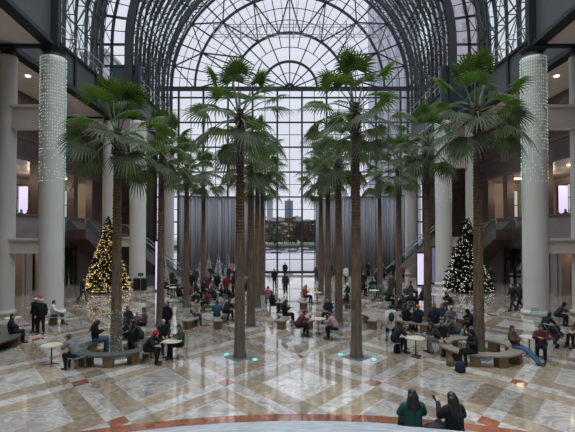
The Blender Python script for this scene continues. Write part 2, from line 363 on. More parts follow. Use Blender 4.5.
# aisle soffits, fascias, cross beams
for i, s in enumerate((-1, 1)):
    W = lambda a, b: (s*a, s*b) if s > 0 else (-b, -a)
    so = MB(); so.box(*W(14.6, 29.5), -8, 26.2, 16.42, 16.6); so.box(*W(17.2, 29.5), 26.2, 41.2, 16.12, 16.5); so.box(*W(14.9, 29.5), 41.2, DW, 16.12, 16.5)
    tag(so.build('ceiling', M_soffit), kind='structure')
    fa = MB()
    # front fascia, slightly splayed
    P = lambda x, y, z: (s*x, y, z)
    def slab(xa, ya, xb, yb, z0, z1, t, mi=0):
        vs = [P(xa, ya, z0), P(xb, yb, z0), P(xb+t, yb, z0), P(xa+t, ya, z0), P(xa, ya, z1), P(xb, yb, z1), P(xb+t, yb, z1), P(xa+t, ya, z1)]
        fa.add(vs, [(0,1,2,3),(4,7,6,5),(0,4,5,1),(1,5,6,2),(2,6,7,3),(3,7,4,0)], mi)
    slab(12.2, -8, 14.65, 25.9, 16.45, 21, .2); slab(11.95, -8, 14.4, 25.9, 16.2, 16.45, .7, 1)
    slab(12.1, -8, 14.5, 25.9, 20.8, 21.1, .6, 1)
    slab(17.2, 26.1, 17.2, 41.1, 16.3, 18.9, .2); slab(16.95, 26.1, 16.95, 41.1, 16.0, 16.35, .7, 1); slab(17.0, 26.1, 17.0, 41.1, 18.8, 19.0, .5, 1)
    slab(15.0, 41.1, 15.0, DW, 16.3, 18.9, .2); slab(14.8, 41.1, 14.8, DW, 16.0, 16.35, .6, 1); slab(14.8, 41.1, 14.8, DW, 18.8, 19.0, .5, 1)
    for yy in (30, 33.8, 37.6): slab(17.05, yy, 17.05, yy+.3, 16.3, 18.9, .2, 1)
    # bulkheads closing the steps and cross beams at column lines
    for y0 in (26.0, 41.1):
        slab(14.2, y0, 14.2, y0+.3, *((16.25, 16.6) if y0 < 30 else (16.0, 16.4)), 15, 1)
        slab(14.4, y0+.05, 14.4, y0+.2, 16.4, 21.0 if y0 > 30 else 19.0, 3.0, 0 if y0 < 30 else 2)
    # rails of thin pipe along the fascia tops
    o = fa.build('trim_%d' % (2+i), [M_fascia, M_steel, M_blue]); tag(o, kind='structure')
    cb = MB()
    for y0, x1 in ((26.0, BX+.2), (41.1, BX+.2)):
        for z0, z1 in ((11.2,12.6), (3.7,4.6)):
            cb.box(*W(COLX, x1), y0-.25, y0+.25, z0+.1, z1-.12); cb.box(*W(COLX, x1), y0-.38, y0+.38, z1-.14, z1); cb.box(*W(COLX, x1), y0-.32, y0+.32, z0, z0+.12)
    tag(cb.build('trim_%d' % (4+i), M_beam), kind='structure')
    rl = MB()
    for zz in (19.5, 20.1): rl.tube([(s*16.9, 26.4, zz), (s*16.9, 40.8, zz)], .035, 6); rl.tube([(s*14.7, 41.4, zz), (s*14.7, DW-.3, zz)], .035, 6)
    for q in range(8): rl.bar((s*16.9, 26.8+q*1.95, 19), (s*16.9, 26.8+q*1.95, 20.1), .04)
    rl.tube([(s*12.9, 5, 21.6), (s*14.2, 25.9, 21.6)], .04, 6)
    tag(rl.build('maintenance_rail', M_rail), 'thin grey pipe rail along the %s roof edge' % ('left' if s < 0 else 'right'), 'railing')

# ------------------------------------------------------------------ vault
vault = empty('ceiling', (0,0,0), kind='structure')
def arch(R, zb, n=32, y=0):
    pts = [(-R, y, zb), (-R, y, (zb+ZC)/2)] + [(-R*math.cos(PI*i/n), y, ZC + R*math.sin(PI*i/n)) for i in range(n+1)] + [(R, y, (zb+ZC)/2), (R, y, zb)]
    return pts
def chord(mb, pts, a, b):
    for p, q in zip(pts[:-1], pts[1:]): mb.bar(p, q, a, b, up=(0,1,0))
def truss(R0, R1, zb, y, n, w0, w1, ww, name='arch_truss'):
    m = MB(); A = arch(R0, zb, n, y); B = arch(R1, zb, n, y)
    chord(m, A, w0, w0); chord(m, B, w1, w1)
    for i in range(len(A)-1):
        m.bar(A[i], B[i], ww)
        m.bar(A[i], B[i+1], ww) if i % 2 else m.bar(B[i], A[i+1], ww)
    m.build(name, M_steel, vault)
def glazing(R, zb, y0, y1, n, m):
    A = arch(R, zb, n, y0); B = arch(R, zb, n, y1); k = len(A)
    MB().add(A+B, [(i, i+1, k+i+1, k+i) for i in range(k-1)]).build('vault_glass', m, vault, smooth=False)
def purlins(R, zb, ys, n, wd, diag=0, step=1, rin=None):
    m = MB(); A = arch(R, zb, n)
    for i in range(0, len(A), step): m.bar((A[i][0], ys[0], A[i][2]), (A[i][0], ys[-1], A[i][2]), wd)
    if diag:
        for j in range(len(ys)-1):
            for i in range(0, len(A)-step, step):
                a, b = (i, i+step) if (i//step + j) % 2 else (i+step, i)
                m.bar((A[a][0], ys[j], A[a][2]), (A[b][0], ys[j+1], A[b][2]), diag)
    m.build('purlin_frame', M_steel, vault)
# back segment
ysC = [41.1 + (DW-41.1)*i/10 for i in range(11)]
for i, y in enumerate(ysC): truss(14.75, 15.75, 18.9, y, 30, .22 if i % 3 == 0 else .12, .15, .07)
glazing(15.95, 18.9, 41.1, DW, 30, M_gglass); purlins(15.75, 18.9, ysC, 30, .09, .05, 2); purlins(14.75, 18.9, ysC, 30, .10, .045, 4)
# thick arch of the step and ring gable
for R0, R1, y, n in ((15.1, 15.85, 41.0, 48), (14.2, 14.95, 26.0, 48)):
    A = arch(R0, 16.2, n, y-.2); B = arch(R1, 16.2, n, y-.2); C = arch(R1, 16.2, n, y+.2); D = arch(R0, 16.2, n, y+.2); k = len(A)
    fs = []
    for i in range(k-1):
        for a, b in ((0,1),(1,2),(2,3),(3,0)): fs.append((a*k+i, a*k+i+1, b*k+i+1, b*k+i))
    MB().add(A+B+C+D, fs).build('step_arch', M_steel, vault)
def ring(Ra, Rb, y, zb, n=40):
    m = MB(); Rm = (Ra+Rb)/2 - .1
    A = arch(Ra, zb, n, y); B = arch(Rb, zb, n, y); Cc = arch(Rm, zb, n, y)
    chord(m, B, .35, .45); chord(m, Cc, .24, .2); chord(m, arch((Rm+Rb)/2, zb, n, y), .05, .05)
    for i in range(0, len(A)):
        if i % 2 == 0: m.bar(A[i], B[i], .2)
        else: m.bar(A[i], B[i], .07)
        if i+2 < len(A) and i % 2 == 0: m.bar(Cc[i], B[i+2], .06); m.bar(B[i], Cc[i+2], .06)
    m.build('gable_frame', M_steel, vault)
    k = len(A); MB().add(A+B, [(i, i+1, k+i+1, k+i) for i in range(k-1)]).build('gable_glass', M_glass, vault)
ring(15.8, 18.75, 41.15, 21.0); ring(14.9, 18.75, 26.05, 19.0)
ysB = [26.1 + 15*i/8 for i in range(9)]
for i, y in enumerate(ysB[1:-1]): truss(17.9, 18.8, 18.9, y, 34, .22 if i % 2 else .15, .15, .07)
truss(17.9, 18.8, 18.9, 40.4, 34, .3, .2, .07)
glazing(19.0, 18.9, 26.1, 41.1, 34, M_gglass); purlins(18.8, 18.9, ysB, 34, .11, .06, 2); purlins(17.9, 18.9, ysB, 34, .10, .05, 3)
ysA = [-8, -2, 4, 10, 15, 20, 26]
for y in ysA[:-1]: truss(14.2, 15.2, 20.9, y, 24, .2, .15, .08)
glazing(15.4, 20.9, -8, 26, 24, M_gglass); purlins(15.2, 20.9, ysA, 24, .12, 0, 3)
# end gable behind the camera
bg_ = MB(); A = arch(15.4, 20, 24, -8); bg_.add(A, [tuple(range(len(A)))]); bg_.build('end_panel', M_fascia, vault)

# ------------------------------------------------------------------ great window
win = empty('window_1', (0, DW, 0), kind='structure')
def P3(r, deg): t = math.radians(deg); return (r*math.cos(t), 0, ZC - .25 + r*math.sin(t))
m = MB()
def arc(r, a, n=96):
    pts = [P3(r, 180*i/n) for i in range(n+1)]
    for p, q in zip(pts[:-1], pts[1:]): m.bar(p, q, a, a*1.2, up=(0,1,0))
rings = (3.4, 7.0, 11.7, 14.55)
for r in rings: arc(r, .24)
arc(15.6, .3); arc(.55, .3, 16)
m.build('ring_rib', M_steel2, win); m = MB()
for r in (2.0, 5.2, 8.6, 10.1, 12.7, 13.6): arc(r, .065)
m.build('thin_ring', M_steel2, win); m = MB()
for k in range(17):
    a = 11.25*k
    m.bar(P3(.5 if k % 2 == 0 else 5.2, a), P3(11.7, a), .13 if k % 2 == 0 else .11)
    m.bar(P3(11.7, a), P3(15.6, a), .15)
    if k % 2 == 0 and k < 16:
        m.bar(P3(11.7, a), P3(7.0, a+11.25), .15)
        m.bar(P3(11.7, a+22.5), P3(7.0, a+11.25), .15)
        m.bar(P3(11.7, a), P3(14.55, a+11.25), .14); m.bar(P3(11.7, a+22.5), P3(14.55, a+11.25), .14)
for k in range(16):
    a = 11.25*k
    m.bar(P3(7, a+5.6), P3(14.5, a+5.6), .055)
for k in range(48):
    a = 3.75*k; m.bar(P3(14.55, a), P3(15.6, a+3.75), .06); m.bar(P3(14.55, a+3.75), P3(15.6, a), .06); m.bar(P3(14.55, a), P3(15.6, a), .06)
m.build('radial_rib', M_steel2, win)
m = MB()
zM = [3.33 + 3.07*i for i in range(7)]; xM = [1.52 + 3.04*i for i in range(6)]; HB = ZC - .25
for z in zM:
    m.bar((-16.4, 0, z), (16.4, 0, z), .2, .17)
m.bar((-16.4, 0, HB), (16.4, 0, HB), .3, .5); m.bar((-16.4, 0, .25), (16.4, 0, .25), .2, .3)
for x in xM:
    for s in (-1, 1): m.bar((s*min(x, 16.4), 0, 0), (s*min(x, 16.4), 0, HB), .22, .25)
for s in (-1, 1):
    m.bar((s*15.6, 0, 0), (s*15.6, 0, HB), .2, .3); m.bar((s*14.55, 0, 0), (s*14.55, 0, HB), .18, .25)
    z = 0
    while z < HB-1: m.bar((s*14.55, 0, z), (s*15.6, 0, z+1), .06); m.bar((s*15.6, 0, z), (s*14.55, 0, z+1), .06); m.bar((s*15.6, 0, z), (s*14.55, 0, z), .06); z += 1.02
m.build('window_frame', M_steel2, win); m = MB()
for i in range(8):
    z = 1.8 + 3.07*i
    if z < HB: m.bar((-16.4, 0, z), (16.4, 0, z), .07)
for i in range(-5, 6): m.bar((3.04*i, 0, 0), (3.04*i, 0, HB), .075)
m.build('glazing_bar', M_steel2, win)
g = MB(); pts = [P3(15.9, 180*i/48) for i in range(49)]
g.add([(x, .05, z) for x, _, z in pts], [tuple(range(49))]); g.add([(-16.4,.05,0),(16.4,.05,0),(16.4,.05,HB),(-16.4,.05,HB)], [(0,1,2,3)])
g.build('pane', M_glass, win)

# ------------------------------------------------------------------ outdoors
tag(MB().box(-150, 150, 54.3, 112, -.4, -.02).build('ground', mat('pale quay paving', (.17,.17,.175), .6, noise=.25, nscale=.35)), kind='structure')
tag(MB().box(-900, 900, 112, 900, -3.2, -3).build('water', mat('grey river', (.10,.12,.14), .25, noise=.3, nscale=.1, bump=.3, bscale=.6)), kind='structure')
tag(MB().box(-900, 900, 420, 900, -3, -.5).build('ground', mat('far bank', (.14,.15,.11), .9, noise=.3, nscale=.05)), kind='structure')
def wmat(name, wall, glass, sx, sz, fx=.5, fz=.55):
    m = bpy.data.materials.new(name); m.use_nodes = True; nt = m.node_tree; L = nt.links; b = nt.nodes['Principled BSDF']; b.inputs['Roughness'].default_value = .6
    tc = nt.nodes.new('ShaderNodeTexCoord'); sp = nt.nodes.new('ShaderNodeSeparateXYZ'); L.new(tc.outputs['Object'], sp.inputs[0])
    def mt(op, a, c):
        n = nt.nodes.new('ShaderNodeMath'); n.operation = op
        for i, q in enumerate((a, c)):
            if isinstance(q, (int, float)): n.inputs[i].default_value = q
            else: L.new(q, n.inputs[i])
        return n.outputs[0]
    hx = mt('ADD', sp.outputs[0], sp.outputs[1])
    a = mt('LESS_THAN', mt('FRACT', mt('DIVIDE', mt('ADD', hx, 500), sx), 0), fx); c = mt('LESS_THAN', mt('FRACT', mt('DIVIDE', sp.outputs[2], sz), 0), fz)
    mx = nt.nodes.new('ShaderNodeMix'); mx.data_type = 'RGBA'; L.new(mt('MULTIPLY', a, c), mx.inputs[0]); mx.inputs[6].default_value = (*wall, 1); mx.inputs[7].default_value = (*glass, 1)
    L.new(mx.outputs[2], b.inputs['Base Color']); return m
def tower(x, y, wd, dp, h, m, label, cap=None):
    t = empty('tower_building', (x, y, -.5), 0, label, 'building')
    MB().box(-wd/2, wd/2, 0, dp, 0, h).build('facade', m, t)
    r = MB(); r.box(-wd/2-.3, wd/2+.3, -.3, dp+.3, h, h+h*.015); r.box(-wd/5, wd/5, dp*.3, dp*.7, h+h*.015, h+h*.06); r.build('roof', M_tan if not cap else cap, t)
M_wa = wmat('grey striped tower', (.30,.30,.33), (.21,.22,.26), 2.4, 3.6, .45, .99)
M_wb = wmat('pink tower with windows', (.27,.23,.25), (.15,.15,.19), 3.2, 3.8, .5, .5)
M_wc = wmat('blue glass tower', (.07,.095,.125), (.05,.07,.10), 6, 9, .7, .6)
M_wd = wmat('hazy pale block', (.17,.18,.21), (.14,.155,.19), 8, 10, .5, .5)
tower(31.5, 122, 12.5, 12, 75, M_wa, 'pale grey striped tower behind the upper right of the great window')
tower(41.5, 100, 9, 10, 66, M_wb, 'pinkish tower with square windows beyond the right roof glass')
tower(-40.5, 90, 6, 8, 43, M_wa, 'pale building corner beyond the left roof glass')
tower(3, 520, 10, 14, 46, M_wc, 'slender dark blue tower on the far bank in the window centre')
for x, h, wd, nm in ((-40,30,26,'low hazy block left of the blue tower'), (-9,27,16,'pale hazy block touching the blue tower on its left'), (14,30,12,'hazy block just right of the blue tower'), (27,24,18,'wide low hazy block far right on the bank'), (-21,52,7,'thin pale tower half hidden by palm trunks')):
    tower(x, 545 + 22*(abs(int(x)) % 3), wd, 16, h, M_wd, nm)
def blobtree(x, y, h, c, label):
    t = empty('autumn_tree', (x, y, 0), rnd.random()*6, label, 'tree', 'autumn trees on the far quay')
    m = MB()
    for _ in range(130):
        a = rnd.random()*2*PI; q = rnd.random()**.5*h*.42; zz = h*(.08+.87*rnd.random()); q *= math.sin(PI*min(max((zz/h+.05)/1.05, .05), .97))**.5
        c0 = Vector((q*math.cos(a), q*math.sin(a), zz)); s_ = h*.085
        for __ in range(3):
            d = Vector((rnd.uniform(-1,1), rnd.uniform(-1,1), rnd.uniform(-1,1))).normalized()*s_; e = d.orthogonal().normalized()*s_
            m.add([c0-d, c0+e, c0+d, c0-e], [(0,1,2,3)])
    m.build('foliage', c, t); MB().tube([(0,0,-3), (0,0,h*.6)], [h*.03, h*.01], 6).build('trunk', M_bark, t)
cs = [mat('rust foliage', (.13,.075,.05), .9, noise=.3, nscale=.4), mat('yellow foliage', (.14,.12,.065), .9, noise=.3, nscale=.4), mat('olive foliage', (.08,.09,.055), .9, noise=.3, nscale=.4)]
ORD = 'first second third fourth fifth sixth seventh eighth ninth tenth eleventh twelfth thirteenth fourteenth fifteenth sixteenth seventeenth'.split()
for i in range(17):
    xx = -34 + i*4.6
    blobtree(xx*1.0, 232+13*(i % 3)+rnd.uniform(-1, 1), 11.5+1.6*(i % 3)+rnd.uniform(-1, 1), cs[(i*2+i//3) % 3], '%s tree on the far quay, %s from the left' % (('rust red','yellowing','olive green')[(i*2+i//3) % 3], ORD[i]))
tag(MB().box(-120, 120, 222, 420, -3, -.3).build('ground', mat('far quay lawn', (.055,.065,.035), .9, noise=.3, nscale=.2)), kind='structure')
M_boat = mat('white boat hull', (.34,.345,.36), .3, noise=.05)
for i in range(8):
    x = -20 + i*5.4 + rnd.uniform(-.8, .8); y = 135 + 14*(i % 3)
    b = empty('moored_boat', (x, y, -3), rnd.uniform(-.3, .3), 'white motor boat moored beyond the window, %s from the left' % ORD[i], 'boat', 'boats moored beyond the window')
    hv = [(-3.2,-1,.0),(2.6,-1,.0),(4.4,0,.6),(2.6,1,0),(-3.2,1,0),(-3.4,-1.4,1.4),(2.8,-1.4,1.5),(5,0,1.9),(2.8,1.4,1.5),(-3.4,1.4,1.4)]
    MB().add(hv, [(0,1,2,3,4),(9,8,7,6,5),(0,5,6,1),(1,6,7,2),(2,7,8,3),(3,8,9,4),(4,9,5,0)]).build('hull', M_boat, b)
    MB().box(-2, 1.6, -.9, .9, 1.45, 2.9).box(-1.8, .8, -.8, .8, 2.9, 3.0).build('cabin', M_boat, b)
    MB().box(-1.6, 1.62, -.92, .92, 2.1, 2.6).build('cabin_window', M_black, b)
rr = MB()
for x in range(-30, 31, 2): rr.bar((x, 111, 0), (x, 111, 1.1), .08)
for z in (.4, .75, 1.1): rr.bar((-30, 111, z), (30, 111, z), .07)
tag(rr.build('quay_railing', M_steel), 'dark metal railing along the quay edge outside', 'railing')

# ------------------------------------------------------------------ columns
def column(s, x, y, r, h, label, lights=0, z0l=8, z1l=15.5):
    c = empty('column', (s*x, y, 0), 0, label, 'column', kind='thing')
    MB().lathe([(r+.12,0),(r+.12,.25),(r+.03,.32),(r,.4),(r,h-.3),(r,h)], 40).build('shaft', M_white, c, smooth=False)
    for f in c.children[0].data.polygons: f.use_smooth = abs(f.normal.z) < .5
    MB().lathe([(r*.9,h),(r*.75,h+.3),(r*1.05,15.98)], 24).build('cap_bracket', M_steel, c)
    if lights:
        m = MB(); rr2 = random.Random(int(x*10+y))
        for j in range(lights):
            a = 2*PI*j/lights; z = z0l
            while z < z1l:
                t = (z-z0l)/(z1l-z0l)
                if rr2.random() < .42 + .4*t:
                    q = .023
                    cx, cy = (r+.02)*math.cos(a), (r+.02)*math.sin(a)
                    m.add([(cx-q,cy,z),(cx,cy-q,z),(cx+q,cy,z),(cx,cy+q,z),(cx,cy,z+q*1.3),(cx,cy,z-q*1.3)], [(0,1,4),(1,2,4),(2,3,4),(3,0,4),(1,0,5),(2,1,5),(3,2,5),(0,3,5)])
                z += .19
        m.build('string_lights', M_mint, c)['kind'] = 'stuff'
        d = MB(); d.tube([((r+.03)*math.cos(0), 0, 2 if y < 30 else 1), ((r+.03), 0, z1l)], .02, 5) if s < 0 else d.tube([(-(r+.03), 0, 6), (-(r+.03), 0, z1l)], .02, 5)
        d.build('light_strip', mat('teal light strip', (.1,.5,.4), .4, emis=(.1,.7,.5), estr=.02), c)
for s, nm in ((-1, 'left'), (1, 'right')):
    column(s, COLX, 26, .70, 15.5, 'tall pale %s column wrapped in fairy lights, nearest of the inner row' % nm, 34)
    column(s, BX, 26, .5, 15.6, 'slimmer plain column behind the nearest fairy lit %s column' % nm)
    column(s, COLX, 41.1, .75, 15.6, 'pale %s column with few mint lights beside the big christmas tree' % nm, 26)
    column(s, BX, 41.1, .6, 15.6, 'plain outer %s column standing behind the big christmas tree' % nm)
    column(s, COLX, 51.7, .68, 15.6, 'farthest pale %s column beside the end of the curtain wall' % nm)
# wall vent, stair parapets and escalators
for s, nm in ((-1, 'left'), (1, 'right')):
    v = empty('wall_vent', (s*(WX-.02), 42.6, 12.9), 0, 'square framed vent high on the brown %s wall' % nm, 'vent')
    MB().box(-.06,.06,-.85,.85,-.8,.8).build('frame', mat('beige vent frame', (.22,.16,.12), .5), v)
    q = MB()
    for k in range(7): q.box(-.09,.09,-.6,.6,-.6+k*.19,-.5+k*.19)
    q.build('grille', M_tan, v)
def escalator(name, p0, dirx, diry, run, rise, width, label, flat=1.0, body=None, side=None):
    ang = math.atan2(diry, dirx); e = empty(name, (*p0, 0), ang, label, 'escalator')
    z0 = 0
    prof = [(-flat, 0), (0, 0), (run, rise), (run+flat, rise)]
    b = MB(); vs = []
    for y in (-width/2, width/2):
        vs += [(x, y, z+.02) for x, z in prof] + [(prof[3][0], y, max(rise-.9, 0)), (run+.2, y, max(rise-.9, 0)), (1.2, y, 0.0), (-flat, y, 0.0)]
    n = 8; b.add(vs, [tuple(range(n)), tuple(range(2*n-1, n-1, -1))] + [(i, i+n, (i+1) % n+n, (i+1) % n) for i in range(n)])
    b.build('truss_body', body or M_tan, e)
    stp = MB(); k = int(rise/.2)
    for i in range(k): x = run*i/k; stp.box(x, x+run/k, -width/2+.15, width/2-.15, rise*i/k, rise*(i+1)/k)
    stp.build('steps', M_black, e)
    for y in (-width/2, width/2):
        gb = MB(); lo = [(x, y, z+.05) for x, z in prof]; hi = [(x, y, z+.95) for x, z in prof]
        gb.add(lo+hi, [(i, i+1, i+5, i+4) for i in range(3)]); gb.build('balustrade', side or M_balu, e)
        MB().tube([(prof[0][0]-.1, y, .55)] + hi + [(prof[3][0]+.1, y, rise+.55)], .055, 8).build('handrail', M_rail, e)
    return e
escalator('escalator', (10.6, 49.2), 1, 0, 6.2, 5.0, 1.6, 'escalator with glass sides rising to the right behind the curtain wall')
escalator('escalator', (-12.2, 49.2), -1, 0, 6.2, 5.0, 1.6, 'escalator with glass sides rising to the left beside the small flocked trees')
for s, nm in ((-1, 'left'), (1, 'right')):
    e = escalator('stair_ramp', (s*19.7, 50.8), 0, -1, 10.6, 5.3, 1.8, 'dark stair flight with parapets descending along the %s wall' % nm, .6, M_brown, mat('dark bronze parapet', (.05,.042,.04), .4))
    e['category'] = 'stairs'
# lighting gantry near the window
g = MB(); yy = 46
for z in (26.2, 27.3):
    for dy in (-.3, .3): g.bar((-8.2, yy+dy, z), (9.6, yy+dy, z), .05)
for i in range(26):
    x = -8.2 + i*.712; g.bar((x, yy-.3, 26.2), (x, yy-.3, 27.3), .045); g.bar((x, yy+.3, 26.2), (x+.712, yy+.3, 27.3), .03)
    if i % 4 == 0: g.bar((x, yy, 25.9), (x, yy, 27.8), .1)
for x in (-6, 0.7, 7.4): g.bar((x, yy, 27.3), (x, yy, ZC+math.sqrt(14.75**2-x*x)), .03)
tag(g.build('lighting_gantry', M_rail), 'pale lattice gantry hanging high across the fan window', 'gantry')

# ------------------------------------------------------------------ curtains
def curtain(pts, h, label, hdip):
    c = empty('curtain_wall', (0,0,0), 0, label, 'curtain', 'grey curtain walls before the window')
    m = MB(); n = 300; vs = []
    for i in range(n+1):
        t = i/n; a = Vector(pts[0]).lerp(Vector(pts[1]), t); bow = math.sin(t*PI)*.5
        zz = h + hdip*t
        ph = i*.55 + math.sin(i*.21)*1.5; off = .13*math.sin(ph) + .05*math.sin(ph*2.3+1)
        vs += [(a.x, a.y+bow+off, .03), (a.x, a.y+bow+off*.8, zz)]
    m.add(vs, [(2*i, 2*i+2, 2*i+3, 2*i+1) for i in range(n)])
    o = m.build('drape', M_curt, c, smooth=True)
    md = o.modifiers.new('thickness', 'SOLIDIFY'); md.thickness = .02
    r = MB(); pr = []
    for i in range(21):
        t = i/20; a = Vector(pts[0]).lerp(Vector(pts[1]), t); pr.append((a.x, a.y+math.sin(t*PI)*.5, h+hdip*t+.04))
    r.tube(pr, .07, 8); r.build('top_rail', M_black, c)
    r = MB()
    for i in (0, 7, 14, 20): r.tube([(pr[i][0], pr[i][1]+.28, 0), (pr[i][0], pr[i][1]+.28, h+.1)], .05, 8)
    r.build('post', M_black, c)
curtain(((X(179,48.6),48.6),(X(265,51.5),51.5)), Z(196,48.6), 'grey pleated curtain wall left of the central view', Z(199.5,51.5)-Z(196,48.6))
curtain(((X(316,51.5),51.5),(X(405,48.6),48.6)), Z(200,51.5), 'grey pleated curtain wall right of the central view', Z(195.5,48.6)-Z(200,51.5))

# ------------------------------------------------------------------ palms
def crown_mesh(seed, nfr=25):
    r = random.Random(seed); m = MB()
    for k in range(nfr):
        u = (k+.5)/nfr; az = k*2.39996 + r.uniform(-.25, .25)
        el = math.radians(84 - 126*u**.95 + r.uniform(-10, 10))   # steep young leaves to drooping old
        plen = r.uniform(.95, 1.35)*(1.15 if u < .3 else 1.0); bl = r.uniform(.78, .98)
        d = Vector((math.cos(az)*math.cos(el), math.sin(az)*math.cos(el), math.sin(el)))
        p0 = Vector((math.cos(az)*.12, math.sin(az)*.12, .1-.45*u)); mi = 1 if u > .52 else 0
        pm = p0 + d*plen*.55; p1 = p0 + d*plen - Vector((0,0,.10+.18*u)); dd = (p1-pm).normalized()
        m.tube([p0, pm, p1], [.026,.02,.014], 5, mi=2)
        side = dd.cross(Vector((0,0,1)))
        side = side.normalized() if side.length > .05 else Vector((math.sin(az), -math.cos(az), 0))
        nrm = side.cross(dd).normalized()
        tw = r.uniform(-.5, .5); side = (side*math.cos(tw) + nrm*math.sin(tw)).normalized(); nrm = side.cross(dd).normalized()
        ns = 22; span = math.radians(215); droop = .22 + .5*u
        for j in range(ns):
            a = -span/2 + span*(j+.5)/ns; hw = span/ns*.56
            L = bl*(.62+.38*math.cos(a*.5))*r.uniform(.9, 1.05)
            dirv = dd*math.cos(a) + side*math.sin(a)
            def pt(q, aa, ridge):
                v = dd*math.cos(aa) + side*math.sin(aa)
                sag = max(0, q-.45)**2*droop*L*1.7 + q*q*.12*L
                return p1 + v*q*L + nrm*(ridge + .10*q*math.cos(a)) - Vector((0,0,1))*sag
            c0 = p1 + dd*.01
            b = [pt(.45, a-hw, 0), pt(.45, a, .03), pt(.45, a+hw, 0)]
            t = [pt(.74, a-hw*.42, 0), pt(.74, a, .012), pt(.74, a+hw*.42, 0)]
            e = pt(1.0, a + r.uniform(-.03, .03), 0)
            m.add([c0]+b+t+[e], [(0,1,2),(0,2,3),(1,4,5,2),(2,5,6,3),(4,7,5),(5,7,6)], mi)
    return m.mesh('crown', [M_leaf, M_leafoldsheen, M_petiole])
crowns = [crown_mesh(s) for s in (11, 23, 37, 51)]
def skirt_mesh(seed):
    r = random.Random(seed); m = MB()
    for k in range(90):
        a = r.uniform(0, 2*PI); z = -r.uniform(.15, 1.3); q = .17
        p = Vector((q*math.cos(a), q*math.sin(a), z)); o = Vector((math.cos(a), math.sin(a), r.uniform(.5, 1.6))).normalized()*r.uniform(.12, .26)
        t = Vector((-math.sin(a), math.cos(a), 0))*.035
        m.add([p-t, p+t, p+o, p+Vector((0,0,.12))], [(0,1,2),(1,3,2),(3,0,2)])
    return m.mesh('leaf_bases', mat('dry leaf bases', (.10,.065,.04), .9, noise=.3))
skirts = [skirt_mesh(3), skirt_mesh(4)]
def trunk_mesh(h, seed, r0=.215, r1=.135):
    r = random.Random(seed); m = MB(); n = 14; pts = []; rs = []; z = 0
    while z < h:
        t = z/h; rr_ = r0 + (r1-r0)*t + .05*math.exp(-z*3); b = .022 if t > .5 else .008
        pts += [(0,0,z), (0,0,z+.06)]; rs += [rr_+r.uniform(0, b), rr_-b*.6]; z += .13
    pts.append((0,0,h)); rs.append(r1)
    m.tube(pts, rs, n); return m.mesh('trunk', M_trunk, False)
palms = {}
rowd = (17.1, 23.0, 28.9, 34.8); rown = ('front row', 'second row', 'third row', 'back row'); coln = ('outer left', 'inner left', 'inner right', 'outer right')
hts = ((8.9,9.7,9.95,9.85),(9.5,9.2,9.3,9.8),(9.4,9.5,9.3,9.5),(9.7,9.3,9.4,9.6))
for ri, d in enumerate(rowd):
    for ci, x in enumerate((-7.1,-2.36,2.36,7.1)):
        if ri == 0: x = X((117,240,356,478)[ci], 17.1)
        if ri == 1: x = X((161,251,338.5,427)[ci], 23.0)
        p = empty('fan_palm', (x, d, 0), rnd.random()*6.28, 'tall fan palm, %s tree of the %s' % (coln[ci], rown[ri]), 'palm tree', 'fan palms growing through the marble floor')
        h = hts[ri][ci]; inst('trunk', trunk_mesh(h+.1, ri*4+ci), p)
        cr_ = inst('crown', crowns[(ri+ci*3+ri*ci) % 4], p, (0,0,h)); cr_.scale = (1.12 if ri == 0 else 1.05,)*3; inst('leaf_bases', skirts[(ri+ci) % 2], p, (0,0,h-.1))
        palms[ri, ci] = p
        g = MB(); g.lathe([(.62,0),(.62,.012),(.3,.014)], 4); o = g.build('base_plate', mat('grey base plate', (.10,.12,.12), .3) if (ri, ci) == (0, 0) else bpy.data.materials['grey base plate'], p); o.rotation_euler.z = -p.rotation_euler.z
        if ri == 0 and ci in (1, 2) or (ri, ci) in ((0,0),):
            for q, (dx, dy) in enumerate(((-.58,.35), (.62,-.35))):
                tag(MB().lathe([(.09,0),(.09,.02),(.07,.03)], 16).build('floor_light', M_teal, loc=(x+dx, d+dy, 0)), 'turquoise floor light %s the %s palm of the front row' % (('left of','right of')[q], coln[ci]), 'light')
m = MB(); rr2 = random.Random(5)      # fairy lights round the outer left palm
for k in range(260):
    a = rr2.uniform(0, 2*PI); z = rr2.uniform(.2, 1.9); q = .009; cx, cy = .255*math.cos(a), .255*math.sin(a)
    m.add([(cx-q,cy,z),(cx,cy-q,z),(cx+q,cy,z),(cx,cy+q,z),(cx,cy,z+q),(cx,cy,z-q)], [(0,1,4),(1,2,4),(2,3,4),(3,0,4),(1,0,5),(2,1,5),(3,2,5),(0,3,5)])
m.build('string_lights', M_mint, palms[0,0])['kind'] = 'stuff'

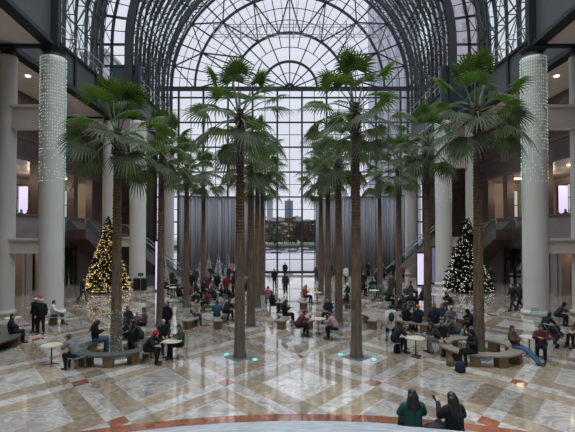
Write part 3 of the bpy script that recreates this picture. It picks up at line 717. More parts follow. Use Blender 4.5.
# ------------------------------------------------------------------ christmas trees
def xmas(name, loc, h, r, needles, lights, nl, label, group=None, seed=1, dens=2600, bulb=.029):
    t = empty(name, loc, 0, label, 'christmas tree', group); q = random.Random(seed); m = MB()
    for k in range(dens):
        z = h*(1-math.sqrt(q.random()*.97)); z = max(z, .25); rad = r*(1-z/h)*(.8+.28*math.sin(z*9/ h*6)**2)*q.uniform(.45, 1.08)+.03
        a = q.uniform(0, 2*PI); c = Vector((rad*math.cos(a), rad*math.sin(a), z)); o = Vector((math.cos(a), math.sin(a), q.uniform(-.5, .5))).normalized()
        L = r*.17*q.uniform(.7, 1.3); sd = o.orthogonal().normalized(); s2 = o.cross(sd)
        for s_ in (sd, s2, (sd+s2).normalized()):
            m.add([c-o*L*.6, c+s_*L*.3, c+o*L*.7, c-s_*L*.3], [(0,1,2,3)])
    m.build('foliage', needles, t)
    MB().lathe([(r*.07,0),(r*.05,h*.5),(.01,h*.97)], 8).build('trunk', M_bark, t)
    if lights:
        m = MB()
        for k in range(nl):
            z = h*(1-math.sqrt(q.random()*.98)); z = max(z, .2); rad = r*(1-z/h)*q.uniform(.9, 1.12)+.03; a = q.uniform(0, 2*PI)
            cx, cy = rad*math.cos(a), rad*math.sin(a); b = bulb*q.uniform(.7, 1.2)
            m.add([(cx-b,cy,z),(cx,cy-b,z),(cx+b,cy,z),(cx,cy+b,z),(cx,cy,z+b),(cx,cy,z-b)], [(0,1,4),(1,2,4),(2,3,4),(3,0,4),(1,0,5),(2,1,5),(3,2,5),(0,3,5)])
        m.build('string_lights', lights, t)['kind'] = 'stuff'
    return t
xmas('christmas_tree', (*FL(108, 291), 0), 6.35, 1.85, M_needle, M_gold, 1500, 'tall christmas tree thick with gold lights by the left columns', seed=2)
xmas('christmas_tree', (*FL(467, 291), 0), 6.35, 1.95, M_needle, M_wlite, 800, 'tall dark christmas tree dotted with white lights by the right columns', seed=3)
for px, hh, nm in ((200,2.3,'leftmost small snow flocked tree before the curtain'), (209,2.8,'second small snow flocked tree from the left'), (218.5,3.0,'middle small snow flocked tree before the curtain'), (228,3.1,'tallest small snow flocked tree before the curtain'), (237,2.7,'rightmost small snow flocked tree before the curtain'), (165,2.6,'small snow flocked tree beside the left escalator foot')):
    xmas('flocked_tree', (X(px,44.5), 44.5, 0), hh, .47, M_flock, M_wlite, 60, nm, 'small flocked trees', seed=px, dens=900, bulb=.02)

# ------------------------------------------------------------------ benches
benches = {}
def ring_bench(key, c, ri, ro, arcs, top, label, nblk=3):
    for q, (a0, a1) in enumerate(arcs):
        lb = label if isinstance(label, str) else label[q]
        b = empty('curved_bench', (c[0], c[1], 0), 0, lb, 'bench'); m = MB(); n = max(6, int((a1-a0)/7)); vs = []
        for i in range(n+1):
            t = math.radians(a0+(a1-a0)*i/n)
            for r_, z in ((ri,.39),(ro,.39),(ro+.01,.425),(ro,.46),(ri,.46)): vs.append((r_*math.cos(t), r_*math.sin(t), z))
        fs = [(i*5+j, (i+1)*5+j, (i+1)*5+(j+1) % 5, i*5+(j+1) % 5) for i in range(n) for j in range(5)]
        if a1-a0 < 359: fs += [(4,3,2,1,0), tuple(n*5+j for j in range(5))]
        m.add(vs, fs); m.build('seat', top, b)
        k = max(2, int((a1-a0)/360*nblk*3))
        for i in range(k):
            t = math.radians(a0+8+(a1-a0-16)*i/(k-1)) if a1-a0 < 359 else math.radians(a0+360*i/k)
            w_ = .17; l_ = (ro-ri)/2-.05; rm = (ri+ro)/2; er = Vector((math.cos(t), math.sin(t), 0)); et = Vector((-er.y, er.x, 0)); cc = er*rm
            vs = [cc+er*sx*l_+et*sy*w_+Vector((0,0,z)) for z in (0,.39) for sy in (-1,1) for sx in (-1,1)]
            MB().add(vs, [(0,2,3,1),(4,5,7,6),(0,1,5,4),(2,6,7,3),(0,4,6,2),(1,3,7,5)]).build('support_block', M_wood, b)
    benches[key] = (c, (ri+ro)/2)
PL = lambda r, c: tuple(palms[r, c].location[:2])
ring_bench('L', PL(0,0), 1.05, 1.52, [(0,360)], M_btop, 'grey stone ring bench on wood blocks around the outer left front palm')
ring_bench('R', PL(0,3), 1.05, 1.52, [(0,360)], M_btop2, 'pale stone ring bench on wood blocks around the outer right front palm')
ring_bench('C', PL(1,1), 1.6, 2.05, [(-34,34),(146,214)], M_btop2, ['curved bench arc right of the second row inner left palm', 'curved bench arc left of the second row inner left palm'])
ring_bench('D', PL(1,2), 1.6, 2.05, [(-34,34),(146,214)], M_btop2, ['curved bench arc right of the second row inner right palm', 'curved bench arc left of the second row inner right palm'])
ring_bench('E', PL(1,3), 1.5, 2.05, [(-20,20),(100,300)], M_btop2, ['short curved bench arc right of the second row outer right palm', 'long curved bench arc left of the second row outer right palm'])
ring_bench('F', PL(1,0), 1.6, 2.05, [(-34,34),(146,214)], M_btop2, ['curved bench arc right of the second row outer left palm', 'curved bench arc left of the second row outer left palm'])
ring_bench('G', PL(2,2), 1.6, 2.05, [(-34,34),(146,214)], M_btop2, ['curved bench arc right of the third row inner right palm', 'curved bench arc left of the third row inner right palm'])
ring_bench('H', PL(2,1), 1.6, 2.05, [(-34,34),(146,214)], M_btop2, ['curved bench arc right of the third row inner left palm', 'curved bench arc left of the third row inner left palm'])
ring_bench('W', (-14.9, 18.2), 2.1, 2.95, [(-110,85)], M_btop, 'dark topped curved bench cut by the left picture edge', 3)

# ------------------------------------------------------------------ chairs and tables
def chair_parts():
    s = MB()
    for i in range(6): s.box(-.2, .2, -.2+i*.068, -.145+i*.068, .44, .455)
    s.bar((-.2,-.2,.43), (-.2,.2,.43), .02); s.bar((.2,-.2,.43), (.2,.2,.43), .02)
    b = MB()
    for x in (-.19,.19): b.tube([(x,-.2,.43),(x,-.24,.62),(x,-.29,.82)], .011, 6)
    for z, y in ((.80,-.285),(.70,-.262),(.60,-.238)): b.bar((-.19,y,z), (.19,y,z), .012, .05)
    lg = []
    for sx in (-1,1):
        for sy in (-1,1): lg.append(MB().tube([(sx*.19, sy*.18, .43), (sx*.21, sy*.22, 0)], .011, 6).mesh('leg', M_chair))
    return s.mesh('seat', M_chair), b.mesh('backrest', M_chair), lg
CH = chair_parts()
def chair(x, y, rz, label):
    c = empty('bistro_chair', (x, y, 0), rz, label, 'chair', 'pale green bistro chairs')
    inst('seat', CH[0], c); inst('backrest', CH[1], c)
    for l in CH[2]: inst('leg', l, c)
    return c
TT = MB().lathe([(.33,.715),(.36,.72),(.36,.745),(.34,.75)], 28).mesh('table_top', M_table); TP = MB().lathe([(.03,.03),(.025,.1),(.025,.71),(.09,.715)], 10).mesh('pedestal', M_black)
TB = MB(); [TB.tube([(0,0,.07),(.14*math.cos(a),.14*math.sin(a),.045),(.27*math.cos(a),.27*math.sin(a),.012)], [.018,.016,.012], 6) for a in (0.4,1.97,3.54,5.11)]; TB = TB.mesh('foot', M_black)
def table(px, ytop, where, xy=None):
    if xy: x, y = xy
    else: y = 4.05*432/(ytop-235); x = X(px, y)
    t = empty('cafe_table', (x, y, 0), 0, 'small round cream cafe table '+where, 'table', 'round cafe tables')
    inst('table_top', TT, t); inst('pedestal', TP, t); inst('foot', TB, t); return x, y

# ------------------------------------------------------------------ people
def remesh(mb, vox, sm, name, m):
    me = mb.mesh(name, m); o = bpy.data.objects.new('tmp', me); COL.objects.link(o)
    r = o.modifiers.new('r', 'REMESH'); r.mode = 'VOXEL'; r.voxel_size = vox
    if sm: s = o.modifiers.new('s', 'SMOOTH'); s.factor = .5; s.iterations = sm
    dg = bpy.context.evaluated_depsgraph_get(); dg.update(); e = o.evaluated_get(dg)
    out = bpy.data.meshes.new_from_object(e, depsgraph=dg); out.name = name; out.materials.clear(); out.materials.append(m)
    out.polygons.foreach_set('use_smooth', [True]*len(out.polygons)); bpy.data.objects.remove(o); return out
V = Vector
POSES = {
 # pelvis, chest, neck, head, head pitch, (elbow, wrist) L and R, (knee, ankle) L and R
 'stand': dict(p=(0,0,.95), c=(0,0,1.26), n=(0,0,1.47), h=(0,.03,1.60), hp=0, aL=((-.24,-.03,1.15),(-.24,.07,.90)), aR=((.24,-.03,1.15),(.24,.07,.90)), lL=((-.10,.02,.50),(-.12,-.01,.08)), lR=((.10,.03,.50),(.12,.02,.08))),
 'standphone': dict(p=(0,0,.95), c=(0,0,1.26), n=(0,.01,1.47), h=(0,.06,1.59), hp=-25, aL=((-.24,0,1.15),(-.08,.26,1.20)), aR=((.24,0,1.15),(.08,.26,1.22)), lL=((-.10,.02,.50),(-.12,-.01,.08)), lR=((.10,.03,.50),(.12,.02,.08))),
 'walk': dict(p=(0,0,.93), c=(0,.03,1.24), n=(0,.05,1.45), h=(0,.09,1.58), hp=0, aL=((-.25,-.10,1.15),(-.24,-.12,.89)), aR=((.25,.08,1.15),(.22,.24,.95)), lL=((-.10,.20,.52),(-.10,.28,.09)), lR=((.10,.0,.50),(.10,-.34,.15))),
 'sit': dict(p=(0,0,.56), c=(0,-.02,.86), n=(0,0,1.07), h=(0,.04,1.20), hp=-8, aL=((-.25,.05,.82),(-.10,.28,.68)), aR=((.25,.05,.82),(.10,.26,.68)), lL=((-.12,.44,.53),(-.13,.42,.08)), lR=((.12,.44,.53),(.13,.46,.08))),
 'sitphone': dict(p=(0,0,.56), c=(0,0,.86), n=(0,.03,1.07), h=(0,.09,1.19), hp=-28, aL=((-.24,.08,.82),(-.07,.32,.86)), aR=((.24,.08,.82),(.07,.32,.88)), lL=((-.12,.44,.53),(-.13,.40,.08)), lR=((.12,.44,.53),(.13,.48,.08))),
 'lean': dict(p=(0,0,.56), c=(0,.16,.83), n=(0,.27,1.01), h=(0,.36,1.12), hp=-20, aL=((-.27,.36,.80),(-.10,.55,.80)), aR=((.27,.36,.80),(.08,.52,.80)), lL=((-.12,.43,.53),(-.14,.32,.08)), lR=((.12,.43,.53),(.13,.44,.08))),
 'recline': dict(p=(0,.03,.55), c=(0,-.10,.84), n=(0,-.14,1.05), h=(0,-.10,1.18), hp=-20, aL=((-.26,.0,.80),(-.08,.22,.78)), aR=((.26,.0,.80),(.08,.24,.80)), lL=((-.11,.46,.46),(-.10,.86,.10)), lR=((.11,.46,.50),(.12,.92,.10))),
 'step': dict(p=(0,0,.45), c=(0,.02,.75), n=(0,.04,.96), h=(0,.08,1.09), hp=-10, aL=((-.25,.10,.72),(-.09,.34,.66)), aR=((.25,.10,.72),(.08,.34,.68)), lL=((-.12,.42,.47),(-.12,.62,.08)), lR=((.12,.42,.47),(.13,.62,.08))),
 'stepphone': dict(p=(0,0,.45), c=(-.01,.02,.75), n=(-.02,.05,.96), h=(-.03,.09,1.09), hp=-15, aL=((-.26,.14,.74),(-.17,.36,.93)), aR=((.25,.10,.72),(.02,.34,.84)), lL=((-.12,.42,.47),(-.12,.62,.08)), lR=((.12,.42,.47),(.13,.62,.08))),
}
SEATED = {'sit','sitphone','lean','recline','step','stepphone'}
def hand(mb, w, e):
    f = (w-e).normalized(); side = f.cross(V((0,0,1))); side = side.normalized() if side.length > .1 else V((1,0,0)); nn = side.cross(f).normalized()
    mb.cap(w, w+f*.07, .030, .034, sx=1, sy=.75)
    for i, L in enumerate((.055,.068,.072,.058)):
        o = w + f*.085 + side*(-.030+.020*i); k = o + f*L*.5; t = k + (f*.7 - nn*.7)*L*.6
        mb.cap(o-f*.02, k, .0105, .0095, 6); mb.cap(k, t, .0095, .008, 6)
    s = -1 if w.x > 0 else 1
    a = w + f*.02 + side*s*.02; b_ = a + (f*.5+side*s*.7)*.05; mb.cap(a, b_, .013, .011, 6); mb.cap(b_, b_+f*.03-nn*.008, .011, .009, 6)
def make_pose(k):
    P = POSES[k]; p, c, n, h = V(P['p']), V(P['c']), V(P['n']), V(P['h'])
    up = (n-p).normalized(); sh = n - up*.06; sL, sR = sh+V((-.17,0,-.01)), sh+V((.17,0,-.01)); hL, hR = p+V((-.09,0,-.03)), p+V((.09,0,-.03))
    HM = Matrix.Translation(h) @ Matrix.Rotation(math.radians(P['hp']), 4, 'X')
    b = MB()
    b.cap(p, c, .125, .13, 12, sx=1.25, sy=.85); b.cap(c, sh-up*.03, .14, .11, 12, sx=1.3, sy=.8); b.cap(sL, sR, .06); b.cap(sh, n+up*.08, .055, .048)
    for s, (e, w_) in ((sL, P['aL']), (sR, P['aR'])):
        e, w_ = V(e), V(w_); b.cap(s, e, .052, .04); b.cap(e, w_, .04, .027); hand(b, w_, e)
    for hj, (kn, an) in ((hL, P['lL']), (hR, P['lR'])):
        kn, an = V(kn), V(an); b.cap(hj, kn, .085, .055); b.cap(kn, an, .055, .037)
        b.cap(an+V((0,-.02,-.03)), an+V((0,.16,-.045)), .038, .03)
    # head with jaw, nose, ears, brow
    b.ell((0,-.012,.035), (.074,.092,.088), HM); b.ell((0,.02,-.035), (.056,.066,.075), HM); b.ell((0,.088,-.005), (.012,.02,.024), HM, 8, 6)
    b.ell((0,.072,.028), (.05,.022,.012), HM, 8, 6); b.ell((0,.074,-.058), (.024,.014,.010), HM, 8, 6); b.ell((0,.06,-.092), (.026,.024,.02), HM, 8, 6)
    for s in (-1,1): b.ell((s*.078,-.005,0), (.012,.022,.032), HM, 8, 6)
    body = remesh(b, .0115, 1, 'body', M_skin)
    f = MB()
    for s in (-1,1): f.ell((s*.030,.083,.012), (.013,.008,.007), HM, 8, 5); f.ell((s*.030,.087,.034), (.018,.006,.004), HM, 8, 4)
    f.ell((0,.090,-.056), (.022,.006,.005), HM, 8, 4)
    face = f.mesh('face_features', M_face, True)
    j = MB(); seated = k in SEATED
    hem = p + (V((0,.03,-.02)) if seated else V((0,0,-.13)))
    j.cap(hem, p+V((0,0,.06)), .17 if seated else .165, .165, 14, sx=1.15, sy=.85); j.cap(p+V((0,0,.05)), c, .16, .17, 14, sx=1.18, sy=.88); j.cap(c, sh-up*.04, .17, .13, 14, sx=1.2, sy=.85)
    j.cap(sL, sR, .085); j.cap(sL.lerp(sh,.3), n+up*.0, .075, .07); j.cap(sR.lerp(sh,.3), n+up*.0, .075, .07); j.cap(sh, n+up*.03, .09, .072)
    for s, (e, w_) in ((sL, P['aL']), (sR, P['aR'])):
        e, w_ = V(e), V(w_); k_ = .016 if k.startswith('step') else 0; j.cap(s+V((0,0,-.02)), e, .080+k_, .068+k_); j.cap(e, e.lerp(w_, .93), .066+k_, .047)
    jacket = remesh(j, .018, 5, 'jacket', M_black)
    t = MB(); t.cap(hL+V((0,0,.03)), hR+V((0,0,.03)), .115)
    for hj, (kn, an) in ((hL, P['lL']), (hR, P['lR'])):
        kn, an = V(kn), V(an); t.cap(hj, kn, .105, .075); t.cap(kn, kn.lerp(an, .95), .075, .058)
    tr = remesh(t, .02, 2, 'trousers', M_black)
    shoes = []
    for kn, an in (P['lL'], P['lR']):
        an = V(an); s_ = MB(); s_.cap(an+V((0,-.03,-.03)), an+V((0,.18,-.04)), .048, .038, 10, sx=1, sy=1); s_.cap(an+V((0,-.02,-.02)), an+V((0,-.02,.03)), .048, .045)
        shoes.append(remesh(s_, .014, 1, 'shoe', M_shoe))
    zmin = min(v.co.z for q in shoes for v in q.vertices)
    return dict(body=body, face=face, jacket=jacket, trousers=tr, shoes=shoes, HM=HM, z=zmin, top=(HM @ V((0,0,.13))).z, n=n)
PM = {k: make_pose(k) for k in POSES}
def hair_mesh(kind):
    b = MB()
    if kind == 'short': b.ell((0,-.025,.045), (.085,.093,.09)); b.ell((0,-.05,-.01), (.078,.06,.07))
    if kind == 'long':
        b.ell((0,-.025,.048), (.09,.097,.092)); b.ell((0,-.06,-.03), (.088,.06,.11))
        hr = random.Random(9); b.cap((0,-.075,-.02), (0,-.11,-.22), .09, .075, 12, sx=1.3, sy=.75)
        for q in range(13):
            u = (q-6)/6; x0 = u*.075; x1 = u*.125 + hr.uniform(-.015,.015); zz = -.30 - .10*(1-abs(u)) + hr.uniform(-.05,.04)
            b.cap((x0,-.08+.05*abs(u),.02), (x1,-.125+.05*abs(u)+hr.uniform(-.01,.01),zz*.55), .026, .030, 8); b.cap((x1,-.125+.05*abs(u),zz*.55), (x1*.85+hr.uniform(-.02,.02),-.135+.04*abs(u),zz), .030, .012, 8)
    if kind == 'beanie': b.ell((0,-.015,.065), (.088,.102,.085)); b.cap((0,-.012,.045), (0,-.010,.06), .098, .095, 16)
    if kind == 'hood': b.ell((0,-.03,.03), (.105,.105,.12)); b.ell((0,-.06,-.08), (.11,.075,.09))
    if kind == 'bun': b.ell((0,-.025,.045), (.085,.093,.09)); b.ell((0,-.10,.11), (.04,.04,.04)); b.ell((0,-.05,-.01), (.078,.06,.07))
    return remesh(b, .013, 1, 'hair', M_hairb)
HM_ = {k: hair_mesh(k) for k in ('short','long','beanie','hood','bun')}
santa = MB(); santa.cap((0,-.012,.055), (0,-.010,.065), .102, .100, 16); SB = santa.mesh('brim', cmat((.8,.78,.75)), True)
santa = MB(); santa.tube([(0,-.01,.07),(0,-.02,.14),(.03,-.06,.21),(.08,-.10,.22),(.12,-.12,.16)], [.097,.08,.05,.03,.02], 14); SCM = santa.mesh('cap', cmat((.55,.02,.03)), True); SP = MB().ell((.13,-.125,.13), (.035,.035,.035)).mesh('bobble', cmat((.8,.78,.75)), True)
BK=(.012,.012,.014); NV=(.015,.022,.045); GY=(.16,.165,.17); DG=(.05,.052,.055); WH=(.66,.66,.64); RD=(.24,.02,.03); MR=(.13,.025,.04); GN=(.012,.065,.05); OL=(.06,.075,.04); BR=(.09,.055,.035)
BE=(.36,.29,.20); PK=(.50,.09,.13); PU=(.12,.07,.10); BL=(.04,.09,.17); JN=(.07,.12,.22); OR=(.60,.16,.03); DB=(.03,.028,.03); TN=(.15,.105,.07); LP=(.42,.24,.24); CH_=(.03,.03,.034)
HC = {'k': M_hairb, 'n': M_hairn, 'g': M_hairg, 'y': M_hairy}
def person(desc, pose, xyz, face, top, leg, hair='short', hc='k', sc=1.0, skin=None, group=None):
    P = PM[pose]; p = empty('person', (xyz[0], xyz[1], xyz[2] - P['z']*sc + .002), math.radians(face), desc, 'person', group or 'visitors in the hall'); p.scale = (sc,)*3
    inst('body', P['body'], p, mat=skin or M_skin); inst('face_features', P['face'], p)
    inst('jacket', P['jacket'], p, mat=cmat(top)); inst('trousers', P['trousers'], p, mat=cmat(leg)); [inst('shoe', q, p) for q in P['shoes']]
    if hair == 'santa':
        h = inst('santa_hat', SCM, p, M=P['HM']); inst('brim', SB, h); inst('bobble', SP, h); inst('hair', HM_['short'], p, M=P['HM'], mat=HC[hc])
    elif hair in ('beanie', 'hood'): inst(hair if hair == 'hood' else 'beanie_hat', HM_[hair], p, M=P['HM'], mat=cmat(hc) if isinstance(hc, tuple) else HC[hc])
    else: inst('hair', HM_[hair], p, M=P['HM'], mat=HC[hc])
    return p
def at(px, ytop, pose, sc=1.0):
    zt = (PM[pose]['top']-PM[pose]['z'])*sc; d = (4.8-zt)*432/(ytop-235); return X(px, d), d
def pp(desc, pose, px, yt, face, top, leg, hair='short', hc='k', seat=None, sc=1.0, **k):
    x, y = at(px, yt, pose, sc); _hy = PM[pose]['HM'].translation.y*sc; _a = math.radians(face)
    x += math.sin(_a)*_hy; y -= math.cos(_a)*_hy*.6
    o = person(desc, pose, (x, y, 0), face, top, leg, hair, hc, sc, **k)
    if pose in SEATED and seat != 'none':
        a = math.radians(face)
        o.location.z += .005
        s = desc.split(' ', 2)[2] if False else desc
        words = s.split(); s = ' '.join(words[:12])
        chair(x, y, a, 'green chair under the '+s)
    return o
def bp(desc, key, ang, face, pose, top, leg, hair='short', hc='k', sc=1.0, **k):
    c, r = benches[key]; a = math.radians(ang)
    return person(desc, pose, (c[0]+r*math.cos(a), c[1]+r*math.sin(a), .005), face, top, leg, hair, hc, sc, **k)
# --- bottom pair on the steps
pa = person('person in dark green jacket with long black hair sitting on the front steps', 'step', (2.21, 9.10, .34), 2, GN, BK, 'long', 'k')
pb = person('person all in black holding up a phone on the front steps', 'stepphone', (3.02, 8.93, .34), 14, BK, BK, 'long', 'k')
tag(MB().box(-.036,.036,-.004,.004,-.075,.075).build('phone', M_black), 'black phone held up by the long haired person on the steps', 'phone')
ph = bpy.data.objects['phone']; ph.location = (2.73, 9.32, 1.31); ph.rotation_euler = (math.radians(-55), .3, .4)
tag(MB().ell((0,0,.13), (.26,.17,.13)).build('folded_coat', cmat(DB), smooth=True, loc=(2.62, 8.98, .68)), 'dark folded coat lying between the two people on the steps', 'coat')
# --- left side
bp('person in black sitting on the dark topped bench at left edge', 'W', 22, -60, 'sit', BK, BK, 'short', 'n')
pp('person in long black coat and santa hat standing behind the left bench', 'stand', 36, 297, 160, BK, BK, 'santa')
pp('person in black with santa hat standing against the nearest left column', 'stand', 42, 298, 200, BK, BK, 'santa')
pp('person in white jacket sitting before the nearest left column', 'sit', 55, 300, -60, WH, DG, 'short')
pp('person in grey hoodie hunched over a small table at lower left', 'lean', 69, 334, 75, GY, BK, 'short', 'n')
bp('person in black with long hair sitting on the ring bench left side', 'L', 150, -60, 'sitphone', BK, JN, 'long')
bp('person in dark jacket sitting just behind the fairy lit palm trunk', 'L', 98, -30, 'sit', DB, BK, 'short')
bp('person in black coat slumped on the ring bench behind the fairy lit palm', 'L', 62, 115, 'lean', CH_, BK, 'short')
pp('person in dark top sitting behind the ring bench holding a drink', 'sit', 129, 306, -120, DB, BK, 'bun')
pp('small child in pale top sitting between two adults behind the ring bench', 'sit', 137.5, 312, 170, GY, DG, 'short', 'n', sc=.72)
pp('person in plum jacket sitting beside the small child', 'sit', 144, 307, 100, PU, BK, 'short', 'n')
pp('person in black standing against the second row outer left palm', 'stand', 167.5, 301, 150, BK, BK)
pp('person in black coat with red hood sitting at the left cafe table', 'lean', 157, 330, -100, BK, BK, 'hood', (.45,.02,.06))
pp('person in black with grey hair sitting behind the red hooded one', 'sit', 164, 319, -150, BK, BK, 'short', 'g')
pp('person in olive jacket facing left at the left cafe table', 'sitphone', 179.5, 324, 110, OL, BK, 'short')
pp('person in black walking past the gold lit christmas tree', 'walk', 84, 278, -110, BK, DG)
# --- left middle
bp('person in beige coat sitting on the bench arc left of centre', 'F', 15, -150, 'sit', BE, DG, 'short', 'n')
pp('person in black sitting right of the beige coated one', 'sit', 196, 291, 170, BK, BK)
pp('person in red jacket sitting behind the beige coated one', 'sit', 189.5, 283, 100, RD, BK)
pp('person in black sitting right behind the red jacketed one', 'sit', 196.5, 281.5, -100, BK, BK, 'long')
pp('person in black leaning at the far left table group', 'lean', 168, 279, -90, BK, BK)
pp('person in dark coat at the far left table group facing us', 'sit', 175, 276, 180, CH_, BK, 'beanie', BK)
pp('person in dark brown leaning left at the far left table group', 'lean', 182, 279, 90, BR, BK)
bp('person in denim blue jacket sitting on the bench arc left of centre', 'C', 175, 10, 'sit', BL, BK, 'short', 'k')
bp('person in black sitting beside the denim jacketed one', 'C', 146, -40, 'lean', BK, BK, 'short', 'n')
pp('person in dark green standing among the crowd near small flocked trees', 'stand', 196, 268, 190, (.02,.05,.04), BK)
pp('person in black standing tallest in the crowd before the flocked trees', 'stand', 210, 266, 180, BK, BK)
pp('person in red standing in the crowd left of centre', 'stand', 226, 275, 160, (.17,.02,.025), BK)
pp('person in black sitting below the red dressed crowd member', 'sit', 222, 284, -90, BK, BK)
pp('person in black standing right of the red dressed crowd member', 'stand', 233, 273, 120, BK, BK, 'long')
pp('person in black sitting at the crowd edge behind the denim jacket', 'sit', 214, 287, 120, CH_, BK)
pp('person in blue jacket standing behind the left crowd', 'stand', 222, 262, 180, BL, BK)
pp('person in pink red top standing at the back of left crowd', 'stand', 232, 262, 180, (.40,.12,.12), BK, 'long')
pp('person in black sitting far right of the flocked trees', 'sit', 246, 279, 90, BK, BK)
pp('person in grey top in the crowd by the left curtain', 'stand', 241, 262, 180, GY, BK)
pp('person in brown coat in the crowd by the left curtain', 'stand', 213, 262, 170, BR, BK)
pp('person in navy coat at the far left of the back crowd', 'stand', 204, 263, 190, NV, BK)
pp('person in black seated in the middle of the left crowd', 'sit', 204, 280, -120, BK, BK, 'long')
pp('person in burgundy seated in the middle of the left crowd', 'sit', 208, 290, 60, MR, BK)
for px, yt, po, c, fc, hr, d in ((172,270,'stand',DB,150,'short','dark coat standing behind the far left table group'),(179,284,'sit',BK,-60,'long','black with long hair at the near side of the far left tables'),(207,274,'stand',MR,200,'short','burgundy standing between the third row left palms'),
    (217,273,'stand',BK,170,'beanie','black with a grey beanie in the thick of the left crowd'),(213,282,'sit',BR,60,'short','brown sitting low in the thick of the left crowd'),(228,286,'sit',BK,-30,'short','black seated just left of the inner left front trunk'),(237,284,'sit',GY,90,'short','grey seated against the inner left front trunk'),
    (229,266,'stand',NV,150,'short','navy standing before the rightmost flocked tree'),(207,269,'stand',GY,160,'long','grey with long hair standing before the leftmost flocked tree'),(191,272,'stand',BK,190,'short','black standing behind the red jacketed sitter'),(236,268,'stand',BK,180,'long','black with long hair standing right of the flocked trees'),(187,281,'lean',DG,80,'short','dark grey leaning beside the far left palm trunk')):
    pp('person in '+d, po, px, yt, fc, c, BK, hr, (.2,.2,.2) if hr == 'beanie' else 'k')
# --- centre
pp('person in bright pink red jacket sitting left of the centre aisle', 'sit', 268, 286, 0, PK, BK, 'short')
bp('person in black sitting on the bench arc right of centre trunk', 'C', 12, -80, 'sitphone', BK, BK, 'long')
pp('person in black sitting behind the bench arc near centre', 'sit', 272.5, 291, -110, BK, BK)
pp('person in black coat standing near the centre doors', 'stand', 274.5, 268.5, 200, BK, BK)
pp('person in dark coat standing in the centre aisle', 'stand', 285.5, 273, 180, CH_, BK)
pp('person in black standing far back in the centre doorway', 'stand', 285, 262.5, 170, BK, BK)
pp('person in orange red top with blond hair sitting right of the aisle', 'sitphone', 306, 285, -70, (.50,.07,.03), NV, 'long', 'y')
pp('person in dark grey standing by the right end of the window view', 'stand', 316.5, 264.5, 180, DG, BK)
pp('person in maroon sitting at the centre right table', 'lean', 305, 310, -75, MR, BK, 'short', 'n')
pp('person in navy puffer jacket sitting behind the centre right table', 'sit', 328, 298, 150, NV, BK)
pp('person in dusty pink top leaning at the centre right table', 'lean', 329, 312, 60, LP, BK, 'short', 'n')
pp('person in black and white coat sitting between two palm trunks', 'sit', 347, 283, 100, BK, WH, 'beanie', WH)
pp('person in black sitting low beside the inner right trunk', 'sit', 346, 290, 60, CH_, (.30,.10,.06))
# --- right middle
for i, (px, yt, po, c, d) in enumerate(((330,263,'stand',BK,'black coat nearest the right curtain edge'),(338,262,'stand',GY,'grey coat in front of the right curtain'),(346,266,'stand',WH,'white top in front of the right curtain'),(352,263,'sit',BK,'black sitting in front of the right curtain'),(361,263,'stand',OL,'olive jacket before the right curtain'),
    (368,262,'stand',BK,'black before the middle of the right curtain'),(375,261,'stand',BL,'bright blue jacket before the right curtain'),(383,264,'stand',DG,'dark grey before the right curtain fold'),(393,263,'stand',BK,'black beside the right escalator foot'),(402,265,'stand',MR,'maroon beside the right escalator foot'))):
    pp('person in '+d, po, px, yt, 160+20*(i % 3), c, BK, 'long' if i % 3 == 1 else 'short', 'kn'[i % 2])
pp('person in navy jacket sitting at the right group table', 'sit', 372, 278, 10, NV, BK)
pp('person in black sitting left in the right group', 'lean', 365, 280, -90, BK, BK)
pp('person in pale grey sitting right in the right group', 'sit', 381, 281, 30, GY, DG)
pp('person in brown sitting at the right edge of the group', 'sit', 388, 283, 70, BR, BK, 'long', 'n')
pp('person in white jacket with backpack walking down the right aisle', 'walk', 390, 304.5, 5, WH, BK, 'short', 'k')
x, y = at(390, 304.5, 'walk')
bk = empty('backpack', (x, y-.19, .95), 0, 'dark grey backpack worn by the person in the white jacket', 'backpack')
MB().ell((0,0,.24), (.125,.085,.21)).build('bag_body', cmat(DG), bk, smooth=True); MB().ell((0,-.07,.15), (.085,.04,.10)).build('front_pocket', cmat(CH_), bk, smooth=True)
pp('person in black leaning on the table behind the backpack wearer', 'lean', 392, 289, -90, BK, BK)
pp('person in dark grey sitting right of the busy back table', 'sit', 407, 285, 160, DG, GY)
pp('person in black with long hair facing left past the outer right palm', 'sit', 422, 287, 100, BK, BK, 'long')
pp('person in black sitting in front of the busy back table', 'sit', 402, 294, 20, CH_, BK)
pp('person in dark red standing before the lavender screen', 'stand', 422, 263, 90, (.15,.03,.03), BK)
pp('person in black with long hair sitting on a chair in the open floor', 'lean', 445, 292, 100, BK, DG, 'long')
bp('person in orange cap and dark jacket on the bench before the outer right palm', 'E', 238, 10, 'sit', NV, BK, 'beanie', OR)
bp('person in black sitting left on the long bench arc', 'E', 215, -60, 'sit', BK, BK)
bp('person in navy sitting right of the orange capped one', 'E', 262, 0, 'sit', NV, BK, 'long')
bp('person with grey hair sitting on the front of the long bench arc', 'E', 290, 180, 'sit', GY, DG, 'short', 'g')
pp('person in mottled olive coat sitting behind the man with pale trousers', 'lean', 449, 315, 60, (.09,.10,.08), DG, 'short', 'n')
pp('person in puffy black jacket bending beside the right ring bench', 'lean', 466, 309, 95, BK, BK, 'hood', BK)
pp('person in black sitting left at the right cafe table', 'lean', 402, 322, -85, BK, BK, 'short', 'n')
pp('person in dark jacket sitting right of the right cafe table', 'lean', 430, 322, 80, CH_, GY, 'long')
pp('person in black coat and beige trousers sitting facing us', 'sit', 441, 320, 175, BK, BE, 'beanie', (.18,.18,.19))
bp('person in black hooded coat sitting on the pale ring bench', 'R', 238, 100, 'sitphone', BK, BK, 'hood', BK)
bp('person in brown jacket and blue jeans reclining at the ring bench edge', 'R', 345, -145, 'recline', BR, JN, 'short')
pp('person in maroon jacket sitting on a green chair by the jeans wearer', 'sitphone', 539, 325, 150, MR, BK, 'short')
